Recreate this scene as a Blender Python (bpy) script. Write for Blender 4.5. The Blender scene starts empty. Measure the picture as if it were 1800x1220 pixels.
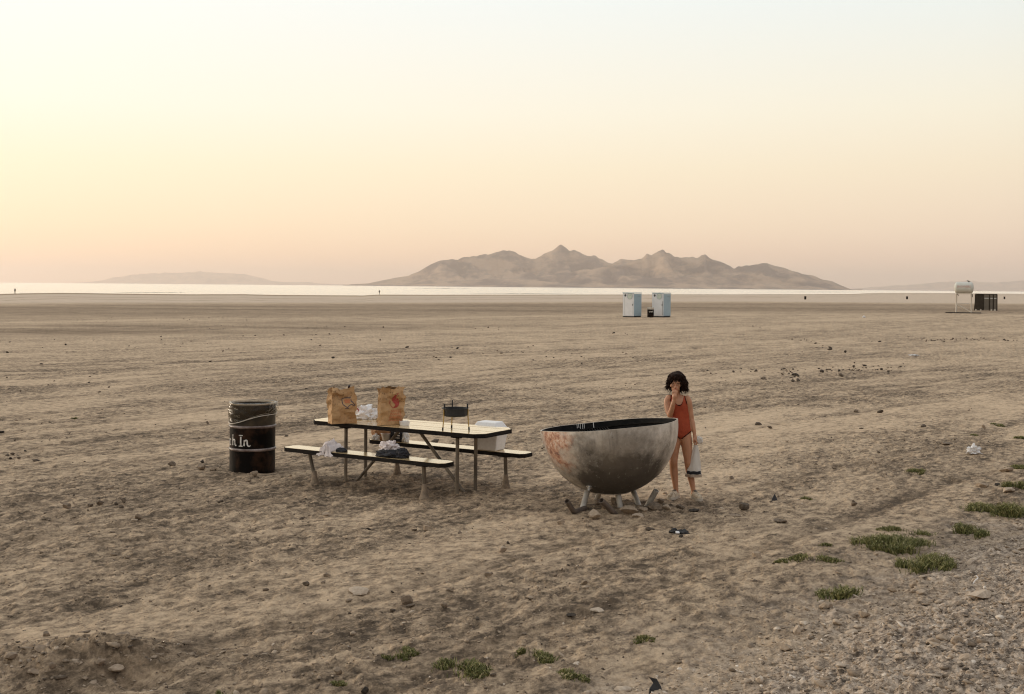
import bpy, bmesh, math, random
import numpy as np
from mathutils import Vector, Matrix, Euler
R = math.radians
random.seed(7)
sc = bpy.context.scene
col = sc.collection

# ------------------------------------------------------------------ camera
H = 2.37                 # lens height above the flat
F = 2120.0               # focal length in photograph pixels (1800 wide)
PX, PY = 900.0, 504.2    # principal point
ROLL = R(0.51)
cam_d = bpy.data.cameras.new('camera'); cam = bpy.data.objects.new('camera', cam_d); col.objects.link(cam)
cam_d.sensor_width = 36; cam_d.lens = 36 * F / 1800.0
cam_d.shift_y = -(610.0 - PY) / 1800.0
cam_d.clip_start = 0.1; cam_d.clip_end = 120000
cam.matrix_world = Matrix.Translation((0, 0, H)) @ Matrix.Rotation(R(90), 4, 'X') @ Matrix.Rotation(ROLL, 4, 'Z')
sc.camera = cam

# ------------------------------------------------------------------ sky, sun, exposure
SUN_AZ = -62.0           # degrees from the view axis, negative = left
SUN_EL = 8.0
w = bpy.data.worlds.new('World'); sc.world = w; w.use_nodes = True
nt = w.node_tree; nt.nodes.clear()
def N(t, kind, **kw):
    n = t.nodes.new(kind)
    for k, v in kw.items(): setattr(n, k, v)
    return n
def L(t, a, b): t.links.new(a, b)
def math_node(t, op, a, b=None, clamp=False):
    n = N(t, 'ShaderNodeMath', operation=op, use_clamp=clamp)
    for i, v in enumerate((a, b)):
        if v is None: continue
        if isinstance(v, (int, float)): n.inputs[i].default_value = v
        else: L(t, v, n.inputs[i])
    return n.outputs[0]
def ramp(t, fac, stops, interp='LINEAR'):
    n = N(t, 'ShaderNodeValToRGB'); cr = n.color_ramp; cr.interpolation = interp
    while len(cr.elements) > len(stops): cr.elements.remove(cr.elements[-1])
    while len(cr.elements) < len(stops): cr.elements.new(0.5)
    for e, (p, c) in zip(cr.elements, stops):
        e.position = p; e.color = (c[0], c[1], c[2], 1) if hasattr(c, '__len__') else (c, c, c, 1)
    if fac is not None: L(t, fac, n.inputs[0])
    return n.outputs[0]
def mixc(t, fac, a, b, mode='MIX'):
    n = N(t, 'ShaderNodeMix', data_type='RGBA', blend_type=mode)
    for sock, v in ((n.inputs[0], fac), (n.inputs[6], a), (n.inputs[7], b)):
        if isinstance(v, (int, float)): sock.default_value = v
        elif isinstance(v, (tuple, list)): sock.default_value = (v[0], v[1], v[2], 1)
        else: L(t, v, sock)
    return n.outputs[2]
tc = N(nt, 'ShaderNodeTexCoord'); sx = N(nt, 'ShaderNodeSeparateXYZ'); L(nt, tc.outputs['Generated'], sx.inputs[0])
el = math_node(nt, 'MULTIPLY', math_node(nt, 'ARCSINE', sx.outputs[2]), 2 / math.pi, True)
hx = math_node(nt, 'MULTIPLY', sx.outputs[0], math.sin(R(SUN_AZ))); hy = math_node(nt, 'MULTIPLY', sx.outputs[1], math.cos(R(SUN_AZ)))
hl = math_node(nt, 'SQRT', math_node(nt, 'ADD', math_node(nt, 'POWER', sx.outputs[0], 2), math_node(nt, 'POWER', sx.outputs[1], 2)))
ct = math_node(nt, 'DIVIDE', math_node(nt, 'ADD', hx, hy), math_node(nt, 'MAXIMUM', hl, 0.001))
tt = math_node(nt, 'MULTIPLY', math_node(nt, 'ADD', ct, 1), 0.5, True)
EL = lambda d: d / 90.0
sunward = ramp(nt, el, [(0, (1.02, .66, .44)), (EL(.5), (1.04, .68, .45)), (EL(1.5), (1.08, .74, .475)), (EL(2.8), (1.05, .80, .53)), (EL(5.5), (1.01, .87, .62)), (EL(8.2), (.99, .92, .76)),
    (EL(13.4), (.94, .94, .88)), (EL(25), (.90, .92, .90)), (EL(50), (.80, .83, .85)), (1, (.74, .78, .82))])
side = ramp(nt, el, [(0, (.72, .55, .43)), (EL(.5), (.75, .57, .45)), (EL(1.5), (.82, .61, .47)), (EL(2.8), (.87, .68, .51)), (EL(5.5), (.90, .76, .56)), (EL(8.2), (.90, .83, .66)),
    (EL(13.4), (.80, .85, .82)), (EL(25), (.78, .82, .83)), (EL(50), (.76, .80, .83)), (1, (.74, .78, .82))])
away = ramp(nt, el, [(0, (.32, .31, .34)), (EL(4), (.40, .36, .38)), (EL(10), (.50, .46, .46)), (EL(25), (.58, .58, .61)), (EL(50), (.67, .69, .73)), (1, (.74, .78, .82))])
m1 = N(nt, 'ShaderNodeMapRange'); L(nt, tt, m1.inputs[0]); m1.inputs[1].default_value = 0; m1.inputs[2].default_value = .56
m2 = N(nt, 'ShaderNodeMapRange'); L(nt, tt, m2.inputs[0]); m2.inputs[1].default_value = .54; m2.inputs[2].default_value = .90
skyc = mixc(nt, m2.outputs[0], mixc(nt, m1.outputs[0], away, side), sunward)
nish = N(nt, 'ShaderNodeTexSky', sky_type='NISHITA', sun_disc=False, sun_elevation=R(SUN_EL), sun_rotation=R(SUN_AZ), altitude=1280, air_density=1.0, dust_density=3.0)
b1 = N(nt, 'ShaderNodeBackground'); L(nt, skyc, b1.inputs[0]); b1.inputs[1].default_value = 1.06
b2 = N(nt, 'ShaderNodeBackground'); L(nt, nish.outputs[0], b2.inputs[0]); b2.inputs[1].default_value = 0.015
ad = N(nt, 'ShaderNodeAddShader'); L(nt, b1.outputs[0], ad.inputs[0]); L(nt, b2.outputs[0], ad.inputs[1])
wo = N(nt, 'ShaderNodeOutputWorld'); L(nt, ad.outputs[0], wo.inputs[0])

sun_d = bpy.data.lights.new('sun', 'SUN'); sun = bpy.data.objects.new('sun', sun_d); col.objects.link(sun)
sun_d.energy = 1.7; sun_d.angle = R(12); sun_d.color = (1.0, .84, .66)
sv = Vector((math.sin(R(SUN_AZ)) * math.cos(R(SUN_EL)), math.cos(R(SUN_AZ)) * math.cos(R(SUN_EL)), math.sin(R(SUN_EL))))
sun.rotation_euler = sv.to_track_quat('Z', 'Y').to_euler()

sc.view_settings.view_transform = 'Standard'; sc.view_settings.look = 'None'
sc.view_settings.exposure = 0.0; sc.view_settings.gamma = 1.0
sc.render.engine = 'CYCLES'
try:
    sc.cycles.use_denoising = True; sc.cycles.denoiser = 'OPENIMAGEDENOISE'; sc.cycles.denoising_prefilter = 'ACCURATE'
except Exception: pass
sc.cycles.volume_bounces = 2
sc.cycles.max_bounces = 8
sc.cycles.filter_width = 1.15
sc.cycles.use_adaptive_sampling = False
sc.cycles.sample_clamp_indirect = 3.0

# ------------------------------------------------------------------ pixel helpers (used to measure positions)
cr_, sr_ = math.cos(ROLL), math.sin(ROLL)
def ray(px, py):
    u, v = (px - PX) / F, (PY - py) / F
    return u * cr_ - v * sr_, 1.0, u * sr_ + v * cr_
def at_z(px, py, z=0.0):
    d = ray(px, py); t = (z - H) / d[2]
    return Vector((d[0] * t, d[1] * t, z))
def at_y(px, py, Y):
    d = ray(px, py); return Vector((d[0] * Y, Y, H + d[2] * Y))

# ------------------------------------------------------------------ noise
def _h(ix, iy, s):
    h = (ix.astype(np.int64) * 374761393 + iy.astype(np.int64) * 668265263 + s * 1442695041) & 0xffffffff
    h = ((h ^ (h >> 13)) * 1274126177) & 0xffffffff
    h = h ^ (h >> 16)
    return h.astype(np.float64) / 4294967295.0 * 2 - 1
def vn(x, y, s=0):
    ix, iy = np.floor(x), np.floor(y); fx, fy = x - ix, y - iy
    fx = fx * fx * fx * (fx * (fx * 6 - 15) + 10); fy = fy * fy * fy * (fy * (fy * 6 - 15) + 10)
    a, b, c, d = _h(ix, iy, s), _h(ix + 1, iy, s), _h(ix, iy + 1, s), _h(ix + 1, iy + 1, s)
    return (a * (1 - fx) + b * fx) * (1 - fy) + (c * (1 - fx) + d * fx) * fy
def fbm(x, y, o=4, s=0, g=.5):
    r, a, t = 0, 1.0, 0
    for i in range(o):
        c, q = math.cos(i * 1.1), math.sin(i * 1.1)
        r = r + a * vn((x * c - y * q) * 2 ** i, (x * q + y * c) * 2 ** i, s + i * 17); t += a; a *= g
    return r / t
def sstep(a, b, x):
    t = np.clip((x - a) / (b - a), 0, 1); return t * t * (3 - 2 * t)

# ------------------------------------------------------------------ terrain
TA = R(50); TU = (math.cos(TA), math.sin(TA)); TN = (math.sin(TA), -math.cos(TA))   # direction of wheel tracks and road edge
def bank_s(x, y): return (x - .80) * TN[0] + (y - 7.04) * TN[1] + .35 * fbm(x * .9, y * .9, 3, 5)
WATER_Z = -0.15
_sh = np.array([(-600, 517.5), (0, 516.8), (40, 515.6), (110, 514.8), (200, 516), (330, 517.4), (430, 517.2), (480, 518.4), (640, 519.4), (664, 517.9), (760, 518.2), (900, 518), (1100, 517.8), (1300, 517.6), (1420, 517.4), (1500, 516.9), (1540, 515.2), (1620, 515.0), (1800, 516.6), (2400, 522)])
_sr = []
for px, py in _sh:
    p = at_z(px, py, WATER_Z); _sr.append((math.atan2(p.x, p.y), math.hypot(p.x, p.y)))
_sr = np.array(_sr)
def shore_r(x, y):
    th = np.arctan2(x, y); return np.interp(th, _sr[:, 0], _sr[:, 1])
TRACKS = [(-9.0, 21.3, 57, .30), (-7.6, 21.3, 57, .30), (-10.0, 17.0, 52, .25), (-8.4, 17.0, 52, .22), (-6.5, 16.2, 47, .18), (7.0, 30.5, 44, .35), (8.8, 29.6, 44, .3), (3.0, 22, 48, .2), (4.6, 21, 48, .2),
          (-14, 34, 50, .4), (-12.3, 33.4, 50, .4), (0, 44, 36, .4), (1.8, 42.9, 36, .4), (5.6, 17.4, 52, .2), (6.9, 16.6, 52, .2), (-3.6, 27, 62, .3), (-2.0, 26.4, 62, .3), (-26, 60, 30, .6), (-24, 58, 30, .6)]
def masks(x, y):
    r = np.hypot(x, y)
    u = x * TU[0] + y * TU[1]; v = x * TN[0] + y * TN[1]
    patch = fbm(u * .16, v * .55, 4, 11)                      # patches of broken soil, drawn out along the tracks
    near = 1 - sstep(13, 22, y - .35 * np.abs(x))
    rough = sstep(-.55, .65, patch * .8 + .30 * near + .34 * fbm(x * 1.1, y * 1.1, 3, 17) + .16 * fbm(x * 3.1, y * 3.1, 3, 19))
    bank = sstep(-.9, .9, bank_s(x, y) + .5 * fbm(x * 2.2, y * 2.2, 3, 44))
    # heap of broken clods at near left, shade under table and bowl painted as darker, rougher soil
    heap = np.exp(-(((x + 2.62) / .62) ** 2 + ((y - 7.55) / .42) ** 2) ** 1.5)
    shade_patch = np.exp(-(((x + 1.1) / 1.7) ** 2 + ((y - 13.75) / .75) ** 2)) + .8 * np.exp(-(((x - 1.3) / 1.0) ** 2 + ((y - 13.0) / .5) ** 2))
    trk = 0
    for (tx, ty, ta, wd) in TRACKS:
        ta = R(ta); d = (x - tx) * math.sin(ta) - (y - ty) * math.cos(ta) + .25 * vn(u * .15, v * 0 + tx, 41)
        trk = np.maximum(trk, np.exp(-(d / (wd * .6)) ** 2))
    return r, u, v, patch, np.clip(rough + .6 * np.clip(shade_patch, 0, 1), 0, 1), bank, heap, np.clip(shade_patch, 0, 1), trk
def ground_height(x, y, fine=True):
    x = np.asarray(x, float); y = np.asarray(y, float)
    r, u, v, patch, rough, bank, heap, shade_patch, trk = masks(x, y)
    s = bank_s(x, y)
    z = .020 * fbm(x * .28, y * .28, 3, 3) * (1 - shade_patch) + .012 * vn(u * .4, v * 1.1, 9)
    z += .155 * np.where(s > 0, s, 0) * sstep(0, 1.2, s) - .03 * np.exp(-((s + .25) / .4) ** 2)
    z -= .028 * trk * (0.6 + .4 * vn(u * 6, v * 3, 77))
    if fine:
        c1 = .5 - np.abs(fbm(x * 2.6, y * 2.6, 4, 21, .6)) * 2.0         # lumps
        c2 = fbm(u * 5, v * 9, 4, 31, .6)                               # flakes drawn out along the tracks
        c3 = np.abs(fbm(x * 17, y * 17, 3, 61, .65)); c4 = np.abs(fbm(x * 9 + 5, y * 9, 4, 67, .62))
        z += (.22 + .78 * rough) * (.014 * c1 + .016 * c2 + .013 * c4 + .006 * c3) - .005
        pl1 = fbm(u * 2.6, v * 3.8, 5, 131, .62); pl2 = fbm(x * 7.5, y * 7.5, 4, 137, .62)     # crust plates with broken edges
        z += (.20 + .80 * rough) * (1 - bank) * (.012 * sstep(-.02, .02, pl1) + .008 * sstep(-.035, .035, pl2) + .007 * sstep(.16, .19, pl2) - .013)
        z += bank * (.06 * np.abs(fbm(x * 4.2, y * 4.2, 5, 71, .62)) + .032 * c4 + .016 * c3 - .02)
        z += heap * (.07 + .12 * np.abs(fbm(x * 6, y * 6, 4, 83, .62)) + .03 * c3)
    z -= .10 * np.exp(-(((x + 2.22) / .16) ** 2 + ((y - 7.25) / .13) ** 2))
    rs = shore_r(x, y)
    z = z * (1 - sstep(.25, .6, r / rs))
    z += np.interp(r / rs, [0, .45, .97, 1.0, 1.03, 1.6], [0, 0, WATER_Z + .03, WATER_Z, WATER_Z - .05, -.6])
    return z
def gz(x, y, fine=False): return float(ground_height(np.array([x]), np.array([y]), fine)[0])
def on_ground(px, py):
    p = at_z(px, py, 0)
    for _ in range(12): p = at_z(px, py, .5 * p.z + .5 * gz(p.x, p.y))
    return p

# ------------------------------------------------------------------ mesh helpers
def tag(o, label=None, cat=None, group=None, kind=None):
    if label: o['label'] = label
    if cat: o['category'] = cat
    if group: o['group'] = group
    if kind: o['kind'] = kind
    return o
def empty(name, loc, rz=0.0, label=None, cat=None, group=None):
    o = bpy.data.objects.new(name, None); col.objects.link(o); o.location = loc; o.rotation_euler = (0, 0, rz)
    o.empty_display_size = .1
    return tag(o, label, cat, group)
def link_mesh(name, me, m, parent=None, smooth=False):
    o = bpy.data.objects.new(name, me); col.objects.link(o)
    if m is not None and not me.materials: me.materials.append(m)
    if parent is not None: o.parent = parent
    if smooth is True: me.polygons.foreach_set('use_smooth', [True] * len(me.polygons))
    elif smooth:
        me.polygons.foreach_set('use_smooth', [True] * len(me.polygons))
        try: me.set_sharp_from_angle(angle=R(smooth))
        except Exception: pass
    return o
class MB:
    def __init__(s): s.v = []; s.f = []
    def add(s, vs, fs):
        b = len(s.v); s.v += [tuple(p) for p in vs]; s.f += [tuple(b + i for i in f) for f in fs]; return s
    def box(s, c, d, rot=None, taper=(1, 1), bev=0.0):
        bm = bmesh.new(); bmesh.ops.create_cube(bm, size=1)
        for q in bm.verts:
            k = taper if q.co.z > 0 else (1, 1)
            q.co = Vector((q.co.x * d[0] * k[0], q.co.y * d[1] * k[1], q.co.z * d[2]))
        if bev: bmesh.ops.bevel(bm, geom=bm.edges[:], offset=bev, segments=2, affect='EDGES')
        M = Matrix.Translation(c) @ (rot.to_matrix().to_4x4() if rot else Matrix.Identity(4))
        bm.verts.index_update()
        s.add([M @ q.co for q in bm.verts], [[q.index for q in f.verts] for f in bm.faces]); bm.free(); return s
    def prism(s, poly, z0, z1):
        n = len(poly)
        vs = [(p[0], p[1], z0) for p in poly] + [(p[0], p[1], z1) for p in poly]
        s.add(vs, [tuple(range(n - 1, -1, -1)), tuple(range(n, 2 * n))] + [(i, (i + 1) % n, n + (i + 1) % n, n + i) for i in range(n)]); return s
    def lathe(s, prof, n=32, c=(0, 0, 0), cap0=True, cap1=True):
        vs = []; fs = []
        for (r, z) in prof:
            for i in range(n):
                a = 2 * math.pi * i / n; vs.append((c[0] + r * math.cos(a), c[1] + r * math.sin(a), c[2] + z))
        for k in range(len(prof) - 1):
            for i in range(n):
                j = (i + 1) % n; fs.append((k * n + i, k * n + j, (k + 1) * n + j, (k + 1) * n + i))
        if cap0: fs.append(tuple(range(n - 1, -1, -1)))
        if cap1: fs.append(tuple((len(prof) - 1) * n + i for i in range(n)))
        s.add(vs, fs); return s
    def tube(s, pts, rad, n=12, cap=True, wall=0.0):
        pts = [Vector(p) for p in pts]
        if not hasattr(rad, '__len__'): rad = [rad] * len(pts)
        rings = []; up = None
        for i, p in enumerate(pts):
            t = (pts[min(i + 1, len(pts) - 1)] - pts[max(i - 1, 0)]).normalized()
            if up is None:
                up = Vector((0, 0, 1)) if abs(t.z) < .9 else Vector((1, 0, 0))
            a = (up - t * up.dot(t)).normalized(); b = t.cross(a); up = a
            rings.append([p + (a * math.cos(2 * math.pi * k / n) + b * math.sin(2 * math.pi * k / n)) * rad[i] for k in range(n)])
        vs = [q for r_ in rings for q in r_]; fs = []
        for i in range(len(pts) - 1):
            for k in range(n):
                j = (k + 1) % n; fs.append((i * n + k, i * n + j, (i + 1) * n + j, (i + 1) * n + k))
        if cap and not wall: fs += [tuple(range(n - 1, -1, -1)), tuple((len(pts) - 1) * n + k for k in range(n))]
        s.add(vs, fs)
        if wall:
            b0 = len(s.v) - len(vs); base = len(s.v)
            inn = []
            for i, r_ in enumerate(rings): inn += [pts[i] + (q - pts[i]) * (1 - wall / rad[i]) for q in r_]
            fi = []
            for i in range(len(pts) - 1):
                for k in range(n):
                    j = (k + 1) % n; fi.append((i * n + j, i * n + k, (i + 1) * n + k, (i + 1) * n + j))
            s.add(inn, fi)
            for e in (0, (len(pts) - 1) * n):
                for k in range(n):
                    j = (k + 1) % n
                    s.f.append((b0 + e + k, base + e + k, base + e + j, b0 + e + j) if e == 0 else (b0 + e + j, base + e + j, base + e + k, b0 + e + k))
        return s
    def mesh(s, name):
        me = bpy.data.meshes.new(name); me.from_pydata(s.v, [], s.f); me.update(); return me
    def build(s, name, m, parent=None, smooth=False): return link_mesh(name, s.mesh(name), m, parent, smooth)
def bezier(pts, n=8):
    """Catmull-Rom through the points."""
    P = [Vector(p) for p in pts]; P = [P[0] * 2 - P[1]] + P + [P[-1] * 2 - P[-2]]; out = []
    for i in range(1, len(P) - 2):
        for k in range(n):
            t = k / n
            out.append(.5 * ((2 * P[i]) + (-P[i - 1] + P[i + 1]) * t + (2 * P[i - 1] - 5 * P[i] + 4 * P[i + 1] - P[i + 2]) * t * t + (-P[i - 1] + 3 * P[i] - 3 * P[i + 1] + P[i + 2]) * t ** 3))
    out.append(P[-2]); return out
def copy_tree(o, parent=None):
    c = o.copy(); col.objects.link(c); c.parent = parent
    for ch in list(o.children): copy_tree(ch, c)
    return c
def np_mesh(name, V, Fa, tone=None):
    me = bpy.data.meshes.new(name); k = Fa.shape[1]
    me.vertices.add(len(V)); me.vertices.foreach_set('co', np.ascontiguousarray(V, np.float32).ravel())
    me.loops.add(Fa.size); me.loops.foreach_set('vertex_index', np.ascontiguousarray(Fa, np.int32).ravel())
    me.polygons.add(len(Fa)); me.polygons.foreach_set('loop_start', np.arange(0, Fa.size, k, dtype=np.int32))
    me.update(calc_edges=True)
    if tone is not None:
        for nm, arr in tone.items():
            a = me.attributes.new(nm, 'FLOAT', 'POINT'); a.data.foreach_set('value', np.ascontiguousarray(arr, np.float32))
    return me

# ------------------------------------------------------------------ materials
def pm(name, c1, c2=None, scale=8.0, rough=.7, bump=0.0, bscale=None, metal=0.0, spec=.5, detail=5, stretch=(1, 1, 1), lo=.35, hi=.65, sheen=0.0, rough2=None):
    m = bpy.data.materials.new(name); m.use_nodes = True; t = m.node_tree; p = t.nodes['Principled BSDF']
    p.inputs['Roughness'].default_value = rough; p.inputs['Metallic'].default_value = metal
    p.inputs['Specular IOR Level'].default_value = spec
    p.inputs['Base Color'].default_value = (*c1, 1)
    tcn = N(t, 'ShaderNodeTexCoord'); mp = N(t, 'ShaderNodeMapping'); L(t, tcn.outputs['Object'], mp.inputs[0]); mp.inputs['Scale'].default_value = stretch
    if c2:
        n = N(t, 'ShaderNodeTexNoise'); L(t, mp.outputs[0], n.inputs['Vector']); n.inputs['Scale'].default_value = scale; n.inputs['Detail'].default_value = detail; n.inputs['Roughness'].default_value = .65
        L(t, ramp(t, n.outputs[0], [(lo, c1), (hi, c2)]), p.inputs['Base Color'])
        if rough2 is not None: L(t, ramp(t, n.outputs[0], [(lo, rough), (hi, rough2)]), p.inputs['Roughness'])
    if bump:
        n2 = N(t, 'ShaderNodeTexNoise'); L(t, mp.outputs[0], n2.inputs['Vector']); n2.inputs['Scale'].default_value = bscale or scale * 3; n2.inputs['Detail'].default_value = 6
        b = N(t, 'ShaderNodeBump'); b.inputs['Strength'].default_value = 1; b.inputs['Distance'].default_value = bump; L(t, n2.outputs[0], b.inputs['Height']); L(t, b.outputs[0], p.inputs['Normal'])
    return m
def tone_mat(name, stops, rough=.9, bump=.004, bscale=60):
    m = bpy.data.materials.new(name); m.use_nodes = True; t = m.node_tree; p = t.nodes['Principled BSDF']; p.inputs['Roughness'].default_value = rough
    p.inputs['Specular IOR Level'].default_value = .25
    a = N(t, 'ShaderNodeAttribute', attribute_name='tone'); tcn = N(t, 'ShaderNodeTexCoord')
    n = N(t, 'ShaderNodeTexNoise'); L(t, tcn.outputs['Object'], n.inputs['Vector']); n.inputs['Scale'].default_value = bscale; n.inputs['Detail'].default_value = 5
    f = math_node(t, 'ADD', a.outputs['Fac'], math_node(t, 'MULTIPLY', math_node(t, 'SUBTRACT', n.outputs[0], .5), .5), True)
    L(t, ramp(t, f, stops), p.inputs['Base Color'])
    b = N(t, 'ShaderNodeBump'); b.inputs['Distance'].default_value = bump; L(t, n.outputs[0], b.inputs['Height']); L(t, b.outputs[0], p.inputs['Normal'])
    return m

# ground
gm = bpy.data.materials.new('playa_soil'); gm.use_nodes = True; t = gm.node_tree; p = t.nodes['Principled BSDF']
p.inputs['Roughness'].default_value = .95; p.inputs['Specular IOR Level'].default_value = .15
tcn = N(t, 'ShaderNodeTexCoord'); rot = N(t, 'ShaderNodeMapping'); L(t, tcn.outputs['Object'], rot.inputs[0]); rot.inputs['Rotation'].default_value = (0, 0, -TA)
def gnoise(scale, vec=None, detail=5, stretch=None, rough=.6):
    n = N(t, 'ShaderNodeTexNoise'); n.inputs['Scale'].default_value = scale; n.inputs['Detail'].default_value = detail; n.inputs['Roughness'].default_value = rough
    v = vec or tcn.outputs['Object']
    if stretch:
        mp = N(t, 'ShaderNodeMapping'); L(t, v, mp.inputs[0]); mp.inputs['Scale'].default_value = stretch; v = mp.outputs[0]
    L(t, v, n.inputs['Vector']); return n.outputs[0]
A = lambda nm: N(t, 'ShaderNodeAttribute', attribute_name=nm).outputs['Fac']
big = gnoise(.30, rot.outputs[0], 6, (.25, 1, 1)); n1 = gnoise(1.6, rot.outputs[0], 9, (.35, 1, 1), .72); n2 = gnoise(9.0, rot.outputs[0], 9, (.65, 1, 1), .78); spk = gnoise(13, None, 6, None, .78)
f = math_node(t, 'ADD', math_node(t, 'ADD', math_node(t, 'MULTIPLY', big, .14), math_node(t, 'MULTIPLY', n1, .28)), math_node(t, 'MULTIPLY', n2, .58))
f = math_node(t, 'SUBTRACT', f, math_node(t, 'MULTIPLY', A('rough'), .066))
c = ramp(t, f, [(.37, (.085, .060, .039)), (.425, (.24, .172, .111)), (.465, (.385, .279, .181)), (.505, (.52, .381, .248)), (.59, (.62, .460, .303))])
plate_shade = ramp(t, gnoise(7.5, rot.outputs[0], 8, (.5, 1.2, 1), .8), [(.575, 0), (.60, 1)])
c = mixc(t, math_node(t, 'MULTIPLY', plate_shade, math_node(t, 'ADD', math_node(t, 'MULTIPLY', A('rough'), .50), .30)), c, (.105, .073, .050))  # dark flecks paint in the small shadows of the crust plates
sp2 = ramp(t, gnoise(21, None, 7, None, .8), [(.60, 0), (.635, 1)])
c = mixc(t, math_node(t, 'MULTIPLY', sp2, math_node(t, 'ADD', math_node(t, 'MULTIPLY', A('rough'), .40), .38)), c, (.085, .058, .040))  # dark specks: debris, plus painted shadow gaps between crumbs
sp3 = ramp(t, gnoise(17, rot.outputs[0], 7, (.6, 1, 1), .8), [(.62, 0), (.68, 1)])
c = mixc(t, math_node(t, 'MULTIPLY', sp3, .35), c, (.70, .53, .36))
grv = ramp(t, spk, [(.37, (.060, .045, .033)), (.45, (.20, .152, .112)), (.52, (.37, .288, .214)), (.62, (.58, .465, .355))])
c = mixc(t, A('bank'), c, grv)
pal = mixc(t, A('pale'), c, mixc(t, ramp(t, n1, [(.4, 0), (.6, 1)]), (.50, .385, .285), (.64, .505, .375)))
dmp = mixc(t, A('damp'), pal, mixc(t, ramp(t, n1, [(.4, 0), (.6, 1)]), (.13, .088, .053), (.26, .18, .11)))
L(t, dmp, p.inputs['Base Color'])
hsum = math_node(t, 'ADD', math_node(t, 'MULTIPLY', n2, 1.3), math_node(t, 'ADD', math_node(t, 'MULTIPLY', spk, .55), math_node(t, 'MULTIPLY', gnoise(30, None, 6, None, .75), .25)))
bp = N(t, 'ShaderNodeBump'); bp.inputs['Distance'].default_value = .017; bp.inputs['Strength'].default_value = 1.0; L(t, hsum, bp.inputs['Height']); L(t, bp.outputs[0], p.inputs['Normal'])

def build_ground():
    rr = np.concatenate([np.linspace(.4, 5.6, 24)[:-1], np.geomspace(5.6, 46, 560)[:-1], np.geomspace(46, 1400, 130)[:-1], np.geomspace(1400, 45000, 24)])
    th = np.concatenate([np.linspace(-180, -27, 40)[:-1], np.linspace(-27, 27, 1200)[:-1], np.linspace(27, 180, 40)[:-1]])
    T, Q = np.meshgrid(np.radians(th), rr); X = Q * np.sin(T); Y = Q * np.cos(T)
    Z = ground_height(X, Y)
    nr, nc = X.shape
    V = np.stack([X, Y, Z], -1).reshape(-1, 3); V = np.vstack([V, [[0, 0, gz(0, 0)]]])
    i, j = np.meshgrid(np.arange(nr - 1), np.arange(nc), indexing='ij'); j2 = (j + 1) % nc
    Fq = np.stack([i * nc + j, i * nc + j2, (i + 1) * nc + j2, (i + 1) * nc + j], -1).reshape(-1, 4)[:, ::-1]
    r, u, v, patch, rough, bank, heap, shade_patch, trk = masks(X, Y)
    rs = shore_r(X, Y); q = r / rs
    px = np.degrees(np.arctan2(X, Y))
    nb = .10 * fbm(X * .02, Y * .05, 4, 91) + .05 * fbm(X * .2, Y * .6, 3, 92)
    leftness = sstep(12, -22, px)
    rq = r * np.interp(px, [-25, -5, 10, 25], [1, .86, .66, .58]) * (1 + .35 * nb)
    band = sstep(74, 92, rq) * (1 - sstep(128, 142, rq))
    band2 = sstep(50, 60, rq) * (1 - sstep(68, 76, rq)) * leftness
    wet = sstep(.87, .93, q + nb * .25) * (.75 + .25 * vn(X * .05, Y * .2, 14))
    thin = np.clip(np.exp(-((q - .70 - nb * .2) / .012) ** 2) + np.exp(-((q - .60 - nb * .2) / .008) ** 2), 0, 1)
    damp = np.clip(.80 * band * (.8 + .45 * fbm(X * .03, Y * .14, 3, 8)) + .95 * band2 * (.7 + .7 * fbm(X * .05, Y * .3, 3, 18)) + .80 * wet + .45 * thin + .28 * np.clip(heap, 0, 1) + .30 * trk * (.6 + .5 * vn(X * 1.5, Y * 1.5, 29)), 0, .9)
    pale = np.maximum(sstep(.50, .60, q + nb * .3), sstep(138, 158, rq)) * (1 - sstep(.86, .9, q)) * .8
    pad = lambda a: np.append(np.broadcast_to(a, X.shape).ravel(), 0)
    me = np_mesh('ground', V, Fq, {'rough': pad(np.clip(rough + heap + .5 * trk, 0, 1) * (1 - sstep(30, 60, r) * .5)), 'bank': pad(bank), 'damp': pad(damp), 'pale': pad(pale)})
    me.polygons.foreach_set('use_smooth', [True] * len(me.polygons))
    o = link_mesh('ground', me, gm); tag(o, 'dry tan lakebed flat with tyre tracks and broken soil', 'ground', kind='structure')
    # fan that closes the sheet under the camera
    k = len(V) - 1
    bm = bmesh.new(); bm.from_mesh(me); bm.verts.ensure_lookup_table()
    for a in range(nc): bm.faces.new((bm.verts[k], bm.verts[(a + 1) % nc], bm.verts[a]))
    bm.to_mesh(me); bm.free()
build_ground()

# lake
wm = bpy.data.materials.new('lake_water'); wm.use_nodes = True; t = wm.node_tree; p = t.nodes['Principled BSDF']
t.nodes.remove(p)
tcn = N(t, 'ShaderNodeTexCoord'); n = N(t, 'ShaderNodeTexNoise'); mp = N(t, 'ShaderNodeMapping'); L(t, tcn.outputs['Object'], mp.inputs[0]); mp.inputs['Scale'].default_value = (.25, 1, 1); L(t, mp.outputs[0], n.inputs['Vector'])
n.inputs['Scale'].default_value = .8; n.inputs['Detail'].default_value = 4
b = N(t, 'ShaderNodeBump'); b.inputs['Distance'].default_value = .002; b.inputs['Strength'].default_value = .1; L(t, n.outputs[0], b.inputs['Height'])
gl = N(t, 'ShaderNodeBsdfAnisotropic', distribution='MULTI_GGX'); gl.inputs['Color'].default_value = (1, .975, .93, 1); gl.inputs['Roughness'].default_value = .17; L(t, b.outputs[0], gl.inputs['Normal'])
df = N(t, 'ShaderNodeBsdfDiffuse'); df.inputs['Color'].default_value = (.10, .10, .085, 1)
fr = N(t, 'ShaderNodeFresnel'); fr.inputs['IOR'].default_value = 1.33
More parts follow.
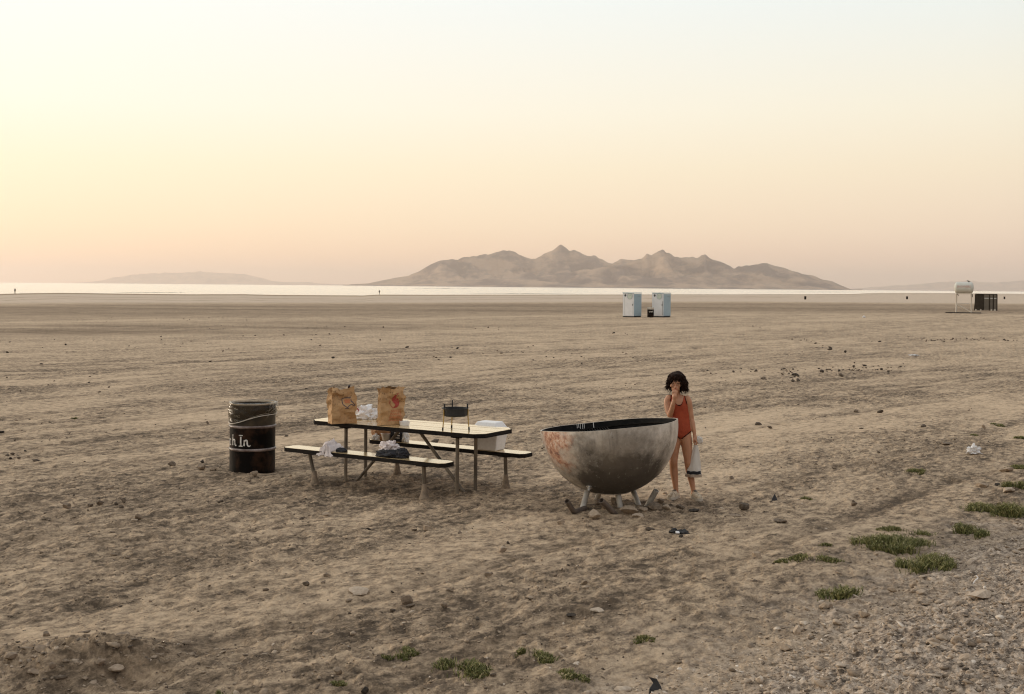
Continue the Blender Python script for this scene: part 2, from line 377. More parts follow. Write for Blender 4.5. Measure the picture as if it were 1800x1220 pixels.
ms = N(t, 'ShaderNodeMixShader'); L(t, fr.outputs[0], ms.inputs[0]); L(t, df.outputs[0], ms.inputs[1]); L(t, gl.outputs[0], ms.inputs[2]); L(t, ms.outputs[0], t.nodes['Material Output'].inputs['Surface'])
def build_lake():
    V = []; Fc = []; n = 72
    radii = [150, 260, 420, 700, 1200, 2500, 6000, 15000, 44500]
    for r_ in radii:
        for i in range(n + 1):
            a = R(-75 + 150 * i / n); V.append((r_ * math.sin(a), r_ * math.cos(a), WATER_Z))
    for k in range(len(radii) - 1):
        for i in range(n): Fc.append((k * (n + 1) + i, (k + 1) * (n + 1) + i, (k + 1) * (n + 1) + i + 1, k * (n + 1) + i + 1)[::-1])
    tag(MB().add(V, Fc).build('lake', wm), 'bright still lake reflecting the pale dusk sky', 'lake', kind='structure')
build_lake()

# sand bars in the shallows
bar_m = pm('wet_sand', (.15, .115, .072), (.22, .17, .11), .05, .9)
def sandbar(px0, px1, py, wpx, seed):
    n = 60; top = []; 
    V = []; Fc = []
    for i in range(n + 1):
        f = i / n; px = px0 + (px1 - px0) * f
        e = math.sin(math.pi * f) ** .6 * (.45 + .55 * abs(float(vn(np.array([f * 9.0]), np.array([seed * 3.1]), seed)[0])))
        pa = at_z(px, py + wpx * .5 * e + .01, WATER_Z + .004); pb = at_z(px, py - wpx * .5 * e - .01, WATER_Z + .004)
        mid_ = (pa + pb) / 2; mid_.z = WATER_Z + .004 + .10 * e
        V += [pa - Vector((0, 0, .05)), mid_, pb - Vector((0, 0, .05))]
    for i in range(n):
        a = i * 3; Fc += [(a, a + 3, a + 4, a + 1), (a + 1, a + 4, a + 5, a + 2)]
    return MB().add(V, Fc).build('sandbar', bar_m, None, True)
for k, (a, b_, y_, w_, lab) in enumerate([(722, 832, 507.2, .9, 'low dark sandbar in the lake below the left island slope'), (1340, 1540, 513.3, .8, 'thin long sandbar in the lake right of the island'), (815, 1010, 515.8, .9, 'pale olive mud spit at the shore under the island'),
        (200, 330, 514.4, .7, 'narrow mud spit at the left lake shore')]):
    tag(sandbar(a, b_, y_, w_, k + 1), lab, 'sandbar', kind='structure')

# islands
def island(name, ridges, depth0, mat_, label, front=1500, seed=1, rough_amp=1.0, nx=420, nd=90):
    """ridges: list of (profile in pixels, distance of the crest, front reach, back reach)"""
    x0 = min(p[0] for rg in ridges for p in rg[0]) - 10; x1 = max(p[0] for rg in ridges for p in rg[0]) + 10
    pxs = np.linspace(x0, x1, nx)
    far = max(rg[1] + rg[3] for rg in ridges); nearest = min(rg[1] - rg[2] for rg in ridges)
    ds = np.linspace(nearest, far, nd)
    Xa = (pxs - PX) / F
    D, A_ = np.meshgrid(ds, Xa, indexing='ij'); X = A_ * D; P_ = np.broadcast_to(pxs, D.shape)
    Z = np.full(D.shape, -3.0)
    for (prof, dc, fr, bk) in ridges:
        pr = np.array(prof, float); hor = PY + (pr[:, 0] - PX) * math.tan(ROLL)
        hh = np.interp(P_, pr[:, 0], (hor - pr[:, 1])) / F * dc + H
        hh = np.clip(hh, 0, None)
        wob = 260 * fbm(X / 900, D / 900 * 0, 2, seed + 5)
        tfr = np.where(D < dc + wob, (dc + wob - D) / (fr), (D - dc - wob) / bk)
        tfr = np.clip(tfr, 0, 1)
        gul = np.abs(fbm(X / 420 + D / 1500, D / 1300, 4, seed + 9, .55))     # gullies running down the slope
        gu2 = fbm(X / 130, D / 300, 4, seed + 19, .6)
        prof_d = (1 - tfr) ** 1.35
        env = np.clip(tfr * 5, 0, 1) * (1 - tfr)
        z = hh * prof_d * (1 - rough_amp * env * (1.15 * (1 - 2.2 * gul).clip(0, 1) * .8)) + rough_amp * env * hh * .28 * gu2
        z += hh * .055 * fbm(X / (dc / 110), D / (dc / 30), 3, seed + 3, .6) * (1 - tfr)
        Z = np.maximum(Z, np.where(hh > .5, z, -3))
    Z -= 2.0
    V = np.stack([X, D, Z], -1).reshape(-1, 3)
    i, j = np.meshgrid(np.arange(nd - 1), np.arange(nx - 1), indexing='ij')
    Fq = np.stack([i * nx + j, i * nx + j + 1, (i + 1) * nx + j + 1, (i + 1) * nx + j], -1).reshape(-1, 4)
    me = np_mesh(name, V, Fq); me.polygons.foreach_set('use_smooth', [True] * len(me.polygons))
    return tag(link_mesh(name, me, mat_), label, 'island', kind='structure')
hill_m = pm('dry_hillside', (.115, .084, .074), (.37, .26, .178), .0030, .95, bump=40, bscale=.008, detail=10, spec=.1, lo=.43, hi=.58, stretch=(1, .5, 2.2))
A_prof = [(612, 500.2), (620, 499.3), (647, 497.8), (692, 488.3), (719, 483), (740, 472.5), (774, 456.7), (804, 451.4), (840, 447.8), (852, 443.6), (882, 439), (901, 441.5), (915.5, 446.7), (932, 450.8), (949, 446.7), (966, 438.7), (985, 429.6), (1000, 435.6), (1008, 438), (1033, 450), (1047.5, 448.3), (1060, 454), (1076, 459.5), (1092, 451.7), (1104, 455), (1115, 456.7), (1140, 466), (1180, 480), (1230, 496), (1260, 508)]
B_prof = [(770, 504), (800, 499), (860, 493), (960, 483), (1040, 471), (1085, 463), (1115, 457.5), (1126.7, 455.3), (1136.7, 446), (1145, 449), (1153, 442), (1166, 435.5), (1175, 441), (1185, 450), (1197, 452), (1225, 452), (1239, 444), (1250, 451), (1267, 459), (1290, 469.7), (1302, 468), (1315, 464.4), (1347, 462), (1384, 472), (1432, 484.7), (1464, 495), (1496, 508), (1506, 510.2)]
C_prof = [(1030, 506), (1090, 494), (1150, 489), (1210, 483), (1270, 486), (1320, 478), (1380, 485), (1440, 493), (1485, 508)]
D_prof = [(700, 502.6), (780, 494), (860, 489), (930, 492), (1000, 488), (1060, 494), (1120, 505)]
island('island', [(A_prof, 13600, 1500, 1500), (B_prof, 11800, 1300, 1400), (C_prof, 11000, 700, 700), (D_prof, 12000, 700, 900)], 0, hill_m, 'bare brown mountain island rising from the lake', seed=3)
E_prof = [(120, 497.2), (150, 496.2), (185, 492), (195, 488), (230, 482.5), (270, 479.5), (290, 478), (330, 478), (352, 475.5), (375, 478.5), (390, 480), (430, 481), (460, 488), (478, 494), (510, 496), (540, 495), (560, 498), (640, 501.8)]
island('distant_island', [(E_prof, 39000, 2500, 2500)], 0, hill_m, 'faint hazy island low on the left horizon', seed=8, nx=200, nd=40)
G_prof = [(a_, PY + (a_ - PX) * math.tan(ROLL) - max(0, PY + (a_ - PX) * math.tan(ROLL) - b_) * .75) for a_, b_ in [(1480, 508.6), (1530, 503), (1570, 499), (1620, 494), (1660, 489), (1705, 487), (1740, 491), (1775, 489), (1800, 485), (1850, 479), (1920, 484), (2000, 492), (2100, 515)]]
island('distant_hills', [(G_prof, 36000, 3000, 3000)], 0, hill_m, 'very faint hazy hills low on the right horizon', seed=12, nx=160, nd=40)

# haze: the evening air over the lake
hz = bpy.data.materials.new('evening_air'); hz.use_nodes = True; t = hz.node_tree; t.nodes.remove(t.nodes['Principled BSDF'])
pv = N(t, 'ShaderNodeVolumePrincipled'); pv.inputs['Color'].default_value = (1.0, .86, .76, 1); pv.inputs['Density'].default_value = 4.8e-5; pv.inputs['Anisotropy'].default_value = .6; L(t, pv.outputs[0], t.nodes['Material Output'].inputs['Volume'])
hb = MB().box((0, 0, 249), (95000, 95000, 540)).build('haze', hz); tag(hb, 'thin warm evening haze over the lake', 'haze', kind='stuff')

# ------------------------------------------------------------------ text and printed marks
def text_geo(s, size):
    cu = bpy.data.curves.new('t', 'FONT'); cu.body = s; cu.size = size; cu.resolution_u = 2
    o = bpy.data.objects.new('t', cu); me = bpy.data.meshes.new_from_object(o)
    V = [tuple(q.co) for q in me.vertices]; Fc = [tuple(f.vertices) for f in me.polygons]
    bpy.data.objects.remove(o); bpy.data.curves.remove(cu); bpy.data.meshes.remove(me); return V, Fc
def ribbon(pts, widths, n=5):
    """flat brush stroke in 2D"""
    if not hasattr(widths, '__len__'): widths = [widths] * len(pts)
    P = [Vector((p[0], p[1], w_)) for p, w_ in zip(pts, widths)]
    Q = bezier(P, n) if len(P) > 2 else P
    V = []; Fc = []
    for i, q in enumerate(Q):
        d = (Q[min(i + 1, len(Q) - 1)] - Q[max(i - 1, 0)]); d.z = 0; d.normalize(); nn = Vector((-d.y, d.x, 0)) * q.z / 2
        V += [(q.x + nn.x, q.y + nn.y, 0), (q.x - nn.x, q.y - nn.y, 0)]
    for i in range(len(Q) - 1): Fc.append((2 * i, 2 * i + 1, 2 * i + 3, 2 * i + 2))
    return V, Fc
def subdiv_geo(V, Fc, maxlen):
    bm = bmesh.new(); vs = [bm.verts.new(v) for v in V]
    for f in Fc:
        try: bm.faces.new([vs[i] for i in f])
        except ValueError: pass
    bmesh.ops.triangulate(bm, faces=bm.faces[:])
    for _ in range(6):
        es = [e for e in bm.edges if e.calc_length() > maxlen]
        if not es: break
        bmesh.ops.subdivide_edges(bm, edges=es, cuts=1); bmesh.ops.triangulate(bm, faces=bm.faces[:])
    bm.verts.index_update(); out = [tuple(v.co) for v in bm.verts], [tuple(v.index for v in f.verts) for f in bm.faces]; bm.free(); return out
def wrap(V, Rr, s0, z0):
    """2D mark rolled onto a cylinder; s is arc length from the side that faces -y"""
    return [((Rr) * math.sin((v[0] + s0) / Rr), -(Rr) * math.cos((v[0] + s0) / Rr), v[1] + z0) for v in V]

# ------------------------------------------------------------------ litter drum
drum_m = pm('drum_brown_paint', (.004, .003, .0025), (.055, .024, .011), 4, .36, bump=.002, bscale=30, lo=.50, hi=.74, rough2=.65, spec=.08)
drum_up_m = pm('drum_upper_paint', (.022, .016, .009), (.07, .048, .024), 7, .45, lo=.4, hi=.7, spec=.3)
hoop_m = pm('worn_lit_hoop', (.10, .065, .05), (.30, .24, .21), 9, .4, lo=.4, hi=.65)  # worn hoops, with the pale light they catch put into the colour
rim_m = pm('drum_rim_metal', (.28, .22, .16), (.5, .42, .32), 12, .35, metal=.4)
white_m = pm('stencil_paint', (.66, .62, .56), (.22, .18, .14), 22, .7, lo=.46, hi=.68)
dull_white_m = pm('faded_stencil_paint', (.42, .38, .31), (.26, .22, .16), 40, .7)
film = bpy.data.materials.new('clear_liner_film'); film.use_nodes = True; t = film.node_tree; t.nodes.remove(t.nodes['Principled BSDF'])
tr = N(t, 'ShaderNodeBsdfTransparent'); tr.inputs[0].default_value = (.93, .90, .85, 1); gl = N(t, 'ShaderNodeBsdfGlossy'); gl.inputs['Roughness'].default_value = .18; tl = N(t, 'ShaderNodeBsdfTranslucent'); tl.inputs[0].default_value = (.7, .62, .5, 1)
tcn = N(t, 'ShaderNodeTexCoord'); n = N(t, 'ShaderNodeTexNoise'); n.inputs['Scale'].default_value = 6; n.inputs['Detail'].default_value = 3; mp = N(t, 'ShaderNodeMapping'); L(t, tcn.outputs['Object'], mp.inputs[0]); mp.inputs['Scale'].default_value = (1, 1, 3.0); L(t, mp.outputs[0], n.inputs['Vector'])
b = N(t, 'ShaderNodeBump'); b.inputs['Distance'].default_value = .03; L(t, n.outputs[0], b.inputs['Height']); L(t, b.outputs[0], gl.inputs['Normal'])
m_a = N(t, 'ShaderNodeMixShader'); m_a.inputs[0].default_value = .05; L(t, tr.outputs[0], m_a.inputs[1]); L(t, tl.outputs[0], m_a.inputs[2])
lw = N(t, 'ShaderNodeLayerWeight'); lw.inputs[0].default_value = .25; m_b = N(t, 'ShaderNodeMixShader'); L(t, math_node(t, 'MULTIPLY', lw.outputs['Fresnel'], .75, True), m_b.inputs[0]); L(t, m_a.outputs[0], m_b.inputs[1]); L(t, gl.outputs[0], m_b.inputs[2]); L(t, m_b.outputs[0], t.nodes['Material Output'].inputs['Surface'])
film_edge = pm('gathered_film', (.62, .56, .47), (.42, .36, .28), 20, .3)
RD, HD = .286, .875
p0 = on_ground(443.5, 825.5)
dr = empty('litter_drum', (p0.x, p0.y, p0.z - .015), math.atan2(-p0.x, p0.y) * 1.0, 'rusty brown steel litter drum with white lettering and clear plastic liner, left of picnic table', 'litter drum')
low = [(RD - .012, 0), (RD, .012), (RD, .275)]
MB().lathe([(RD - .012, 0), (RD + .002, .012), (RD, .03), (RD, .28)], 64, cap1=False).build('lower_body', drum_m, dr, 40)
MB().lathe([(RD, .28), (RD, .578)], 64, cap0=False, cap1=False).build('middle_body', drum_m, dr, 40)
MB().lathe([(RD, .578), (RD, .862), (RD - .012, .862), (RD - .012, .10)], 64, cap0=False, cap1=False).build('upper_body', drum_up_m, dr, 40)
for zz in (.296, .583):
    MB().lathe([(RD + .001, zz - .018), (RD + .011, zz - .009), (RD + .014, zz), (RD + .011, zz + .009), (RD + .001, zz + .018)], 64, cap0=False, cap1=False).build('hoop', hoop_m, dr, 60)
MB().lathe([(RD + .001, HD - .022), (RD + .009, HD - .016), (RD + .011, HD - .006), (RD + .006, HD), (RD - .008, HD), (RD - .013, HD - .008), (RD - .013, HD - .02)], 64, cap0=False, cap1=False).build('rim', rim_m, dr, 60)
def drum_mark(name, geos, m, r_=RD + .0025, parent=dr):
    mb = MB()
    for (V, Fc, s0, z0) in geos:
        V, Fc = subdiv_geo(V, Fc, .02); mb.add(wrap(V, r_, s0, z0), Fc)
    return mb.build(name, m, parent)
g = []
def stroke(pts, wd): V, Fc = ribbon(pts, wd); g.append((V, Fc, 0, 0))
zb, zx, zt = .352, .428, .487
stroke([(-.415, zx), (-.415, zb + .012), (-.405, zb), (-.395, zb + .004)], .013); stroke([(-.425, zx - .008), (-.398, zx - .008)], .009)          # t
stroke([(-.338, zx - .012), (-.352, zx - .002), (-.370, zx - .012), (-.376, zx - .04), (-.368, zb + .012), (-.350, zb), (-.334, zb + .008)], [.014, .012, .014, .017, .015, .011, .008])   # c
stroke([(-.288, zt), (-.289, .42), (-.288, zb)], [.017, .018, .018])                                                                             # h
stroke([(-.286, .405), (-.268, .427), (-.249, .418), (-.247, .385), (-.243, zb + .012), (-.230, zb), (-.217, zb + .010)], [.010, .014, .017, .018, .017, .012, .008])
stroke([(-.152, .467), (-.153, .41), (-.152, zb + .004)], .021); stroke([(-.181, .484), (-.124, .484)], .011); stroke([(-.181, zb - .004), (-.126, zb - .002)], .013)   # I with bars
stroke([(-.112, zx - .005), (-.104, zx - .012), (-.106, zb)], [.010, .018, .020])                                                                 # n
stroke([(-.102, .403), (-.084, .427), (-.068, .418), (-.066, .385), (-.061, zb + .010), (-.042, zb - .003), (-.022, zb + .012)], [.011, .015, .018, .019, .018, .014, .012])
drum_mark('painted_lettering', g, white_m)
g = []
V, Fc = text_geo('PARKS', .044); V = [(v[0] * .82, v[1], 0) for v in V]; g.append((V, Fc, -.275, .705))
V, Fc = text_geo('ION', .044); V = [(v[0] * .82, v[1], 0) for v in V]; g.append((V, Fc, -.268, .650))
V, Fc = ribbon([(-.262, .812), (-.245, .818), (-.228, .806), (-.212, .812), (-.200, .806)], [.012, .016, .010, .014, .006]); g.append((V, Fc, 0, 0))
for gg in g: drum_mark('faded_lettering', [gg], dull_white_m)
# clear liner folded over the rim, its hem running down to the left
def hem(a):      # height of the liner's hem round the drum; a = 0 faces the camera
    return .685 - .065 * math.sin(-a - .15) * 1.0 + .012 * math.sin(3 * a + 1)
mb = MB(); n = 96; lev = 9; V = []; Fc = []
for k in range(lev):
    for i in range(n):
        a = 2 * math.pi * i / n; f = k / (lev - 1); zz = HD + .008 + (hem(a) - HD - .008) * f
        puff = .006 + .016 * math.sin(math.pi * f) * (.5 + .5 * float(vn(np.array([a * 2.2 + 3]), np.array([f * 2.0]), 4)[0])) + .014 * max(0, math.sin(a)) * math.sin(math.pi * f)
        rr_ = RD + .008 + puff; V.append((rr_ * math.sin(a), -rr_ * math.cos(a), zz))
for k in range(lev - 1):
    for i in range(n): j = (i + 1) % n; Fc.append((k * n + i, (k + 1) * n + i, (k + 1) * n + j, k * n + j))
mb.add(V, Fc)
V = []; Fc = []
for k in range(4):
    for i in range(n):
        a = 2 * math.pi * i / n; rr_ = [RD + .014, RD, RD - .018, RD - .03][k]; zz = HD + [.008, .012, .006, -.14][k]; V.append((rr_ * math.sin(a), -rr_ * math.cos(a), zz))
for k in range(3):
    for i in range(n): j = (i + 1) % n; Fc.append((k * n + i, k * n + j, (k + 1) * n + j, (k + 1) * n + i))
mb.add(V, Fc); lin = mb.build('liner', film, dr, True)
mb = MB()
mb.tube([((RD + .014) * math.sin(a), -(RD + .014) * math.cos(a), hem(a)) for a in [2 * math.pi * i / 80 for i in range(81)]], .0055, 6)
mb.tube([((RD + .012) * math.sin(a), -(RD + .012) * math.cos(a), hem(a) + .012 + .010 * math.sin(2 * a)) for a in [R(-30) + R(110) * i / 40 for i in range(41)]], .003, 5)
mb.build('hem', film_edge, lin, True)
mb = MB(); rnd = random.Random(4)
for k in range(9):          # gathered folds at the right side of the rim
    a0 = R(52 + k * 6 + rnd.uniform(-3, 3)); P = []
    for f in range(7):
        a = a0 + R(rnd.uniform(-2, 2)) - R(5 * f * rnd.uniform(.2, 1)); rr_ = RD + .018 + .004 * rnd.random(); zz = HD + .012 - f * .022 * (1 + .2 * (k % 3)); P.append((rr_ * math.sin(a), -rr_ * math.cos(a), zz))
    mb.tube(bezier(P, 4), [.0028 * (1 - i / 30) for i in range(len(bezier(P, 4)))], 5)
mb.build('gathered_fold', film_edge, lin, True)
MB().lathe([(0.001, .45), (RD - .03, .47)], 24, cap0=False, cap1=False).build('contents', pm('rubbish', (.12, .10, .08), (.3, .27, .24), 14, .8), dr)

# ------------------------------------------------------------------ picnic table and benches
plank_m = pm('bleached_plank_varnish', (.66, .54, .36), (.52, .40, .24), 3, .16, stretch=(1, 12, 6), lo=.35, hi=.75, rough2=.24, spec=1.0)
plank_m.node_tree.nodes['Principled BSDF'].inputs['Coat Weight'].default_value = .8; plank_m.node_tree.nodes['Principled BSDF'].inputs['Coat Roughness'].default_value = .12; plank_m.node_tree.nodes['Principled BSDF'].inputs['Coat IOR'].default_value = 1.7; plank_m.node_tree.nodes['Principled BSDF'].inputs['Coat Tint'].default_value = (1, .90, .72, 1)
edge_m = pm('shaded_plank_edge', (.006, .0045, .0035), (.016, .011, .008), 8, .7, spec=.15)  # near-black trim colour with the backlit shade of the plank edges painted in
pipe_m = pm('weathered_pipe', (.075, .056, .038), (.24, .19, .135), 6, .55, bump=.001, bscale=50, metal=.25, stretch=(1, 1, .4))
mud_m = pm('mud_crust', (.17, .125, .085), (.30, .225, .155), 20, .95, bump=.012, bscale=40)
brk_m = pm('bracket_iron', (.008, .006, .005), (.025, .017, .011), 20, .75, spec=.2)
ZT = .735; ZBN = .43
def top_outline(L_, W_, ch): return [(-L_ / 2 + ch, -W_ / 2), (L_ / 2 - ch, -W_ / 2), (L_ / 2, -W_ / 2 + ch), (L_ / 2, W_ / 2 - ch), (L_ / 2 - ch, W_ / 2), (-L_ / 2 + ch, W_ / 2), (-L_ / 2, W_ / 2 - ch), (-L_ / 2, -W_ / 2 + ch)]
def clip_x(y, L_, W_, ch): return L_ / 2 - max(0, abs(y) - (W_ / 2 - ch))
def plank_slab(parent, L_, W_, ch, n, z1, th, gap=.012, rim=.006):
    wd = (W_ - 2 * rim - gap * (n - 1)) / n; out = []
    for k in range(n):
        y0 = -W_ / 2 + rim + k * (wd + gap); y1 = y0 + wd
        xa, xb = clip_x(y0, L_ - 2 * rim, W_ - 2 * rim, ch), clip_x(y1, L_ - 2 * rim, W_ - 2 * rim, ch)
        ym0 = max(y0, -(W_ / 2 - rim - ch)); ym1 = min(y1, W_ / 2 - rim - ch); xm = L_ / 2 - rim
        poly = [(-xa, y0), (xa, y0)] + ([(xm, ym0)] if ym0 > y0 + .001 else []) + ([(xm, ym1)] if ym1 < y1 - .001 else []) + [(xb, y1), (-xb, y1)] + ([(-xm, ym1)] if ym1 < y1 - .001 else []) + ([(-xm, ym0)] if ym0 > y0 + .001 else [])
        MB().prism(poly, z1 - th, z1 + random.uniform(-.001, .001)).build('plank', plank_m, parent)
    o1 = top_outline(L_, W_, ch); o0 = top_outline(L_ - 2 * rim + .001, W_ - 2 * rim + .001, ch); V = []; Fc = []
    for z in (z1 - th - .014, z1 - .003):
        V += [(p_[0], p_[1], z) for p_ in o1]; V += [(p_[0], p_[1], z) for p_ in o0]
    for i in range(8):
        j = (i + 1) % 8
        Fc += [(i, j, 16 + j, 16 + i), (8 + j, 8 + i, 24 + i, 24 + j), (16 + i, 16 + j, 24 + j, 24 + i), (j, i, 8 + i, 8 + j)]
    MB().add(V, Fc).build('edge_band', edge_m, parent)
TRZ = R(-31.5)
legp = [on_ground(597.5, 844.5), on_ground(647, 840), on_ground(797, 866.5), on_ground(846, 861.6)]
tc_ = Vector((-1.195, 14.28, 0)); zg = gz(tc_.x, tc_.y)
tab = empty('picnic_table', (tc_.x, tc_.y, 0), TRZ, 'picnic table of pale planks on bare pipe legs, grocery bags on top', 'picnic table')
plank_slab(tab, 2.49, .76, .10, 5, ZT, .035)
for sx_ in (-.81, .81):
    MB().box((sx_, 0, ZT - .062), (.10, .52, .034), bev=.004).build('cross_beam', brk_m, tab)
    for sy_ in (-.19, .19):
        l_ = MB().tube([(sx_, sy_, ZT - .08), (sx_, sy_, zg - .12)], .021, 12).build('leg', pipe_m, tab, 40)
        MB().box((sx_, sy_, ZT - .084), (.09, .07, .008)).build('flange', brk_m, l_)
for sg in (-1, 1):
    MB().tube([(sg * .11, 0, ZT - .045), (sg * .80, 0, zg - .03)], .019, 12).build('brace', pipe_m, tab, 40)
MB().box((0, 0, ZT - .052), (.34, .09, .014)).build('center_plate', brk_m, tab)
def bench(cxy, L_, label, ch=.05):
    ang = R(-32); d = .83; c_ = Vector((cxy[0], cxy[1], 0)); a = c_ - Vector((math.cos(ang), math.sin(ang), 0)) * d; b_ = c_ + Vector((math.cos(ang), math.sin(ang), 0)) * d
    bn = empty('bench', (c_.x, c_.y, 0), ang, label, 'bench', 'benches beside the picnic table')
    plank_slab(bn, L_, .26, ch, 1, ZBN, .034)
    for s_, q in ((-1, a), (1, b_)):
        MB().box((s_ * d, 0, ZBN - .055), (.16, .10, .028), bev=.003).build('bracket', brk_m, bn)
        g0 = gz(q.x, q.y); lean = s_ * -.03
        lg = MB().tube([(s_ * d - (.02 if s_ < 0 else 0), 0, ZBN - .065), (s_ * d + (.045 if s_ < 0 else .01), 0, g0 + .14), (s_ * d + (.06 if s_ < 0 else .01), 0, g0 - .08)], .022, 12).build('leg', pipe_m, bn, 40)
        mb = MB(); prof = [(.075, -.04), (.06, .0), (.042, .05), (.030, .11), (.023, .16)]
        mb.lathe([(r_, z) for r_, z in prof], 16, (s_ * d + (.06 if s_ < 0 else .01), 0, g0)); mb.build('mud_collar', mud_m, lg, True)
    return bn, c_, ang
bench_f, bfc, bfa = bench((-1.67, 13.90), 2.36, 'front plank bench nearer the camera, white cloth and dark clothes on it')
bench_r, brc, bra = bench((-.765, 14.70), 2.31, 'rear plank bench behind the table, white foam cooler on it')

# ------------------------------------------------------------------ things on the table
kraft_m = pm('kraft_paper', (.54, .32, .145), (.37, .205, .088), 6, .8, bump=.035, bscale=11, lo=.3, hi=.7)
kraft_in = pm('kraft_paper_inside', (.33, .19, .085), (.25, .14, .06), 5, .85)
red_print = pm('red_print', (.42, .060, .040), (.34, .05, .035), 30, .7)
orange_print = pm('faded_orange_print', (.50, .16, .055), (.42, .15, .06), 60, .75)
dark_print = pm('dark_print', (.06, .045, .06), (.11, .08, .08), 60, .75)
def paper_bag(name, loc, rz, W_, D_, H_, label, seed, jag=.02, lean=(0, 0), parent_mark=None):
    b_ = empty(name, loc, rz, label, 'paper bag', None); rnd = random.Random(seed)
    nx_, ny_ = 12, 8; per = []
    for i in range(nx_): per.append((-W_ / 2 + W_ * i / nx_, -D_ / 2, 'f'))
    for i in range(ny_): per.append((W_ / 2, -D_ / 2 + D_ * i / ny_, 's'))
    for i in range(nx_): per.append((W_ / 2 - W_ * i / nx_, D_ / 2, 'b'))
    for i in range(ny_): per.append((-W_ / 2, D_ / 2 - D_ * i / ny_, 's'))
    n = len(per); lv = 16; V = []; Fc = []; tops = []
    for i, (x, y, k) in enumerate(per):
        q = float(fbm(np.array([x * 9 + seed]), np.array([y * 9 + seed * 2.0]), 2, seed)[0]); tops.append(H_ * (1 + jag * 5 * q) + (.012 if k == 's' else 0))
    for l in range(lv):
        f = l / (lv - 1)
        for i, (x, y, k) in enumerate(per):
            z = tops[i] * f if l > lv * .6 else H_ * f + (tops[i] - H_) * max(0, f - .4) / .6 * f
            gus = 0
            if k == 's': gus = -(1 - abs(2 * y / D_)) * .055 * (f ** 1.2) * (1 if x > 0 else 1)
            sx_ = 1 if x > 0 else -1
            nx2 = float(fbm(np.array([x * 7 + z * 5 + seed]), np.array([y * 7 + z * 9.0]), 3, seed + 3)[0])
            nz2 = float(fbm(np.array([z * 14 + x * 4]), np.array([x * 12 + y * 12.0]), 2, seed + 6)[0])
            cr = (.034 * nx2 + .026 * nz2) * (1 + 3.0 * jag * 10 * max(0, f - .55))
            xx = x * (1 + .02 * math.sin(f * 3)) + (gus * sx_ if k == 's' else 0) + lean[0] * f * f + (cr if k == 's' else .3 * cr)
            yy = y + (cr * (1.2 if f > .1 else .2) if k in 'fb' else .3 * cr) + lean[1] * f * f - (.012 * math.sin(math.pi * f) if k == 'f' else 0)
            V.append((xx, yy, max(z, .001)))
    for l in range(lv - 1):
        for i in range(n): j = (i + 1) % n; Fc.append((l * n + i, l * n + j, (l + 1) * n + j, (l + 1) * n + i))
    Fc.append(tuple(range(n - 1, -1, -1)))
    body = MB().add(V, Fc).build('paper_body', kraft_m, b_, 35)
    # inside wall, seen over the torn top edge
    h0 = lv // 2; Vi = [(v[0] * .985, v[1] * .97, v[2]) for v in V[h0 * n:]]; Fi = []
    for l in range(lv - 1 - h0):
        for i in range(n): j = (i + 1) % n; Fi.append((l * n + j, l * n + i, (l + 1) * n + i, (l + 1) * n + j))
    MB().add(Vi, Fi).build('paper_inside', kraft_in, b_, 35)
    front = lambda u, v: None
    def fpoint(u, v):           # point on the front panel, u in 0..1 across, v in 0..1 up
        l = min(lv - 2, int(v * (lv - 1))); fl = v * (lv - 1) - l; k = min(nx_ - 1, int(u * nx_)); fk = u * nx_ - k
        g_ = lambda a, c: Vector(V[a * n + c % n])
        q = (g_(l, k) * (1 - fk) + g_(l, k + 1) * fk) * (1 - fl) + (g_(l + 1, k) * (1 - fk) + g_(l + 1, k + 1) * fk) * fl
        return (q.x, q.y - .003, q.z)
    def mark(nm, strokes, m):
        mb = MB()
        for (pts, wd) in strokes:
            Vv, Ff = ribbon([(p_[0] * W_, p_[1] * H_) for p_ in pts], wd if not hasattr(wd, '__len__') else list(wd))
            Vv, Ff = subdiv_geo(Vv, Ff, .02)
            mb.add([fpoint(min(.999, max(0, q[0] / W_)), min(.999, max(0, q[1] / H_))) for q in Vv], Ff)
        mb.build(nm, m, b_)
    return b_, mark, V, n, lv
q = at_z(598.5, 747, ZT)
bag1, mk1, _, _, _ = paper_bag('paper_bag', (q.x - .02, q.y + .19, ZT + .002), R(30), .30, .17, .405, 'brown paper grocery bag with crumpled top and outlined orange print, on left end of table', 11, .035, (.01, .02))
mk1('red_print_band', [([(.50, .66), (.60, .665), (.74, .66)], [.018, .022, .018]), ([(.52, .61), (.62, .615), (.73, .605)], [.02, .022, .016])], orange_print)
ol = [(.42, .72), (.56, .735), (.76, .73), (.77, .64), (.84, .60), (.90, .55), (.94, .52), (.90, .50), (.80, .55), (.70, .52), (.62, .47), (.56, .50), (.46, .55), (.42, .63), (.42, .72)]
mk1('dark_outline_print', [(ol, .009), ([(.52, .45), (.60, .435), (.68, .45)], .007)], dark_print)
bottle_m = pm('dark_bottle_glass', (.012, .012, .008), None, rough=.15)
bt = empty('bottle', bag1.matrix_basis @ Vector((.11, .03, .25)), 0, 'dark bottle top poking out of the left brown paper bag', 'bottle')
MB().lathe([(.028, -.1), (.028, .10), (.014, .155)], 16).build('bottle_body', bottle_m, bt, True); MB().lathe([(.015, .155), (.016, .19), (.010, .195)], 14).build('cap', pm('bottle_cap', (.03, .015, .01), None, rough=.4), bt, True)
q = at_z(683, 748.5, ZT)
bag2, mk2, _, _, _ = paper_bag('paper_bag', (q.x + .005, q.y + .16, ZT + .002), R(24), .285, .175, .43, 'tall brown paper grocery bag with red S emblem, beside small white tray', 23, .028, (.004, .01))
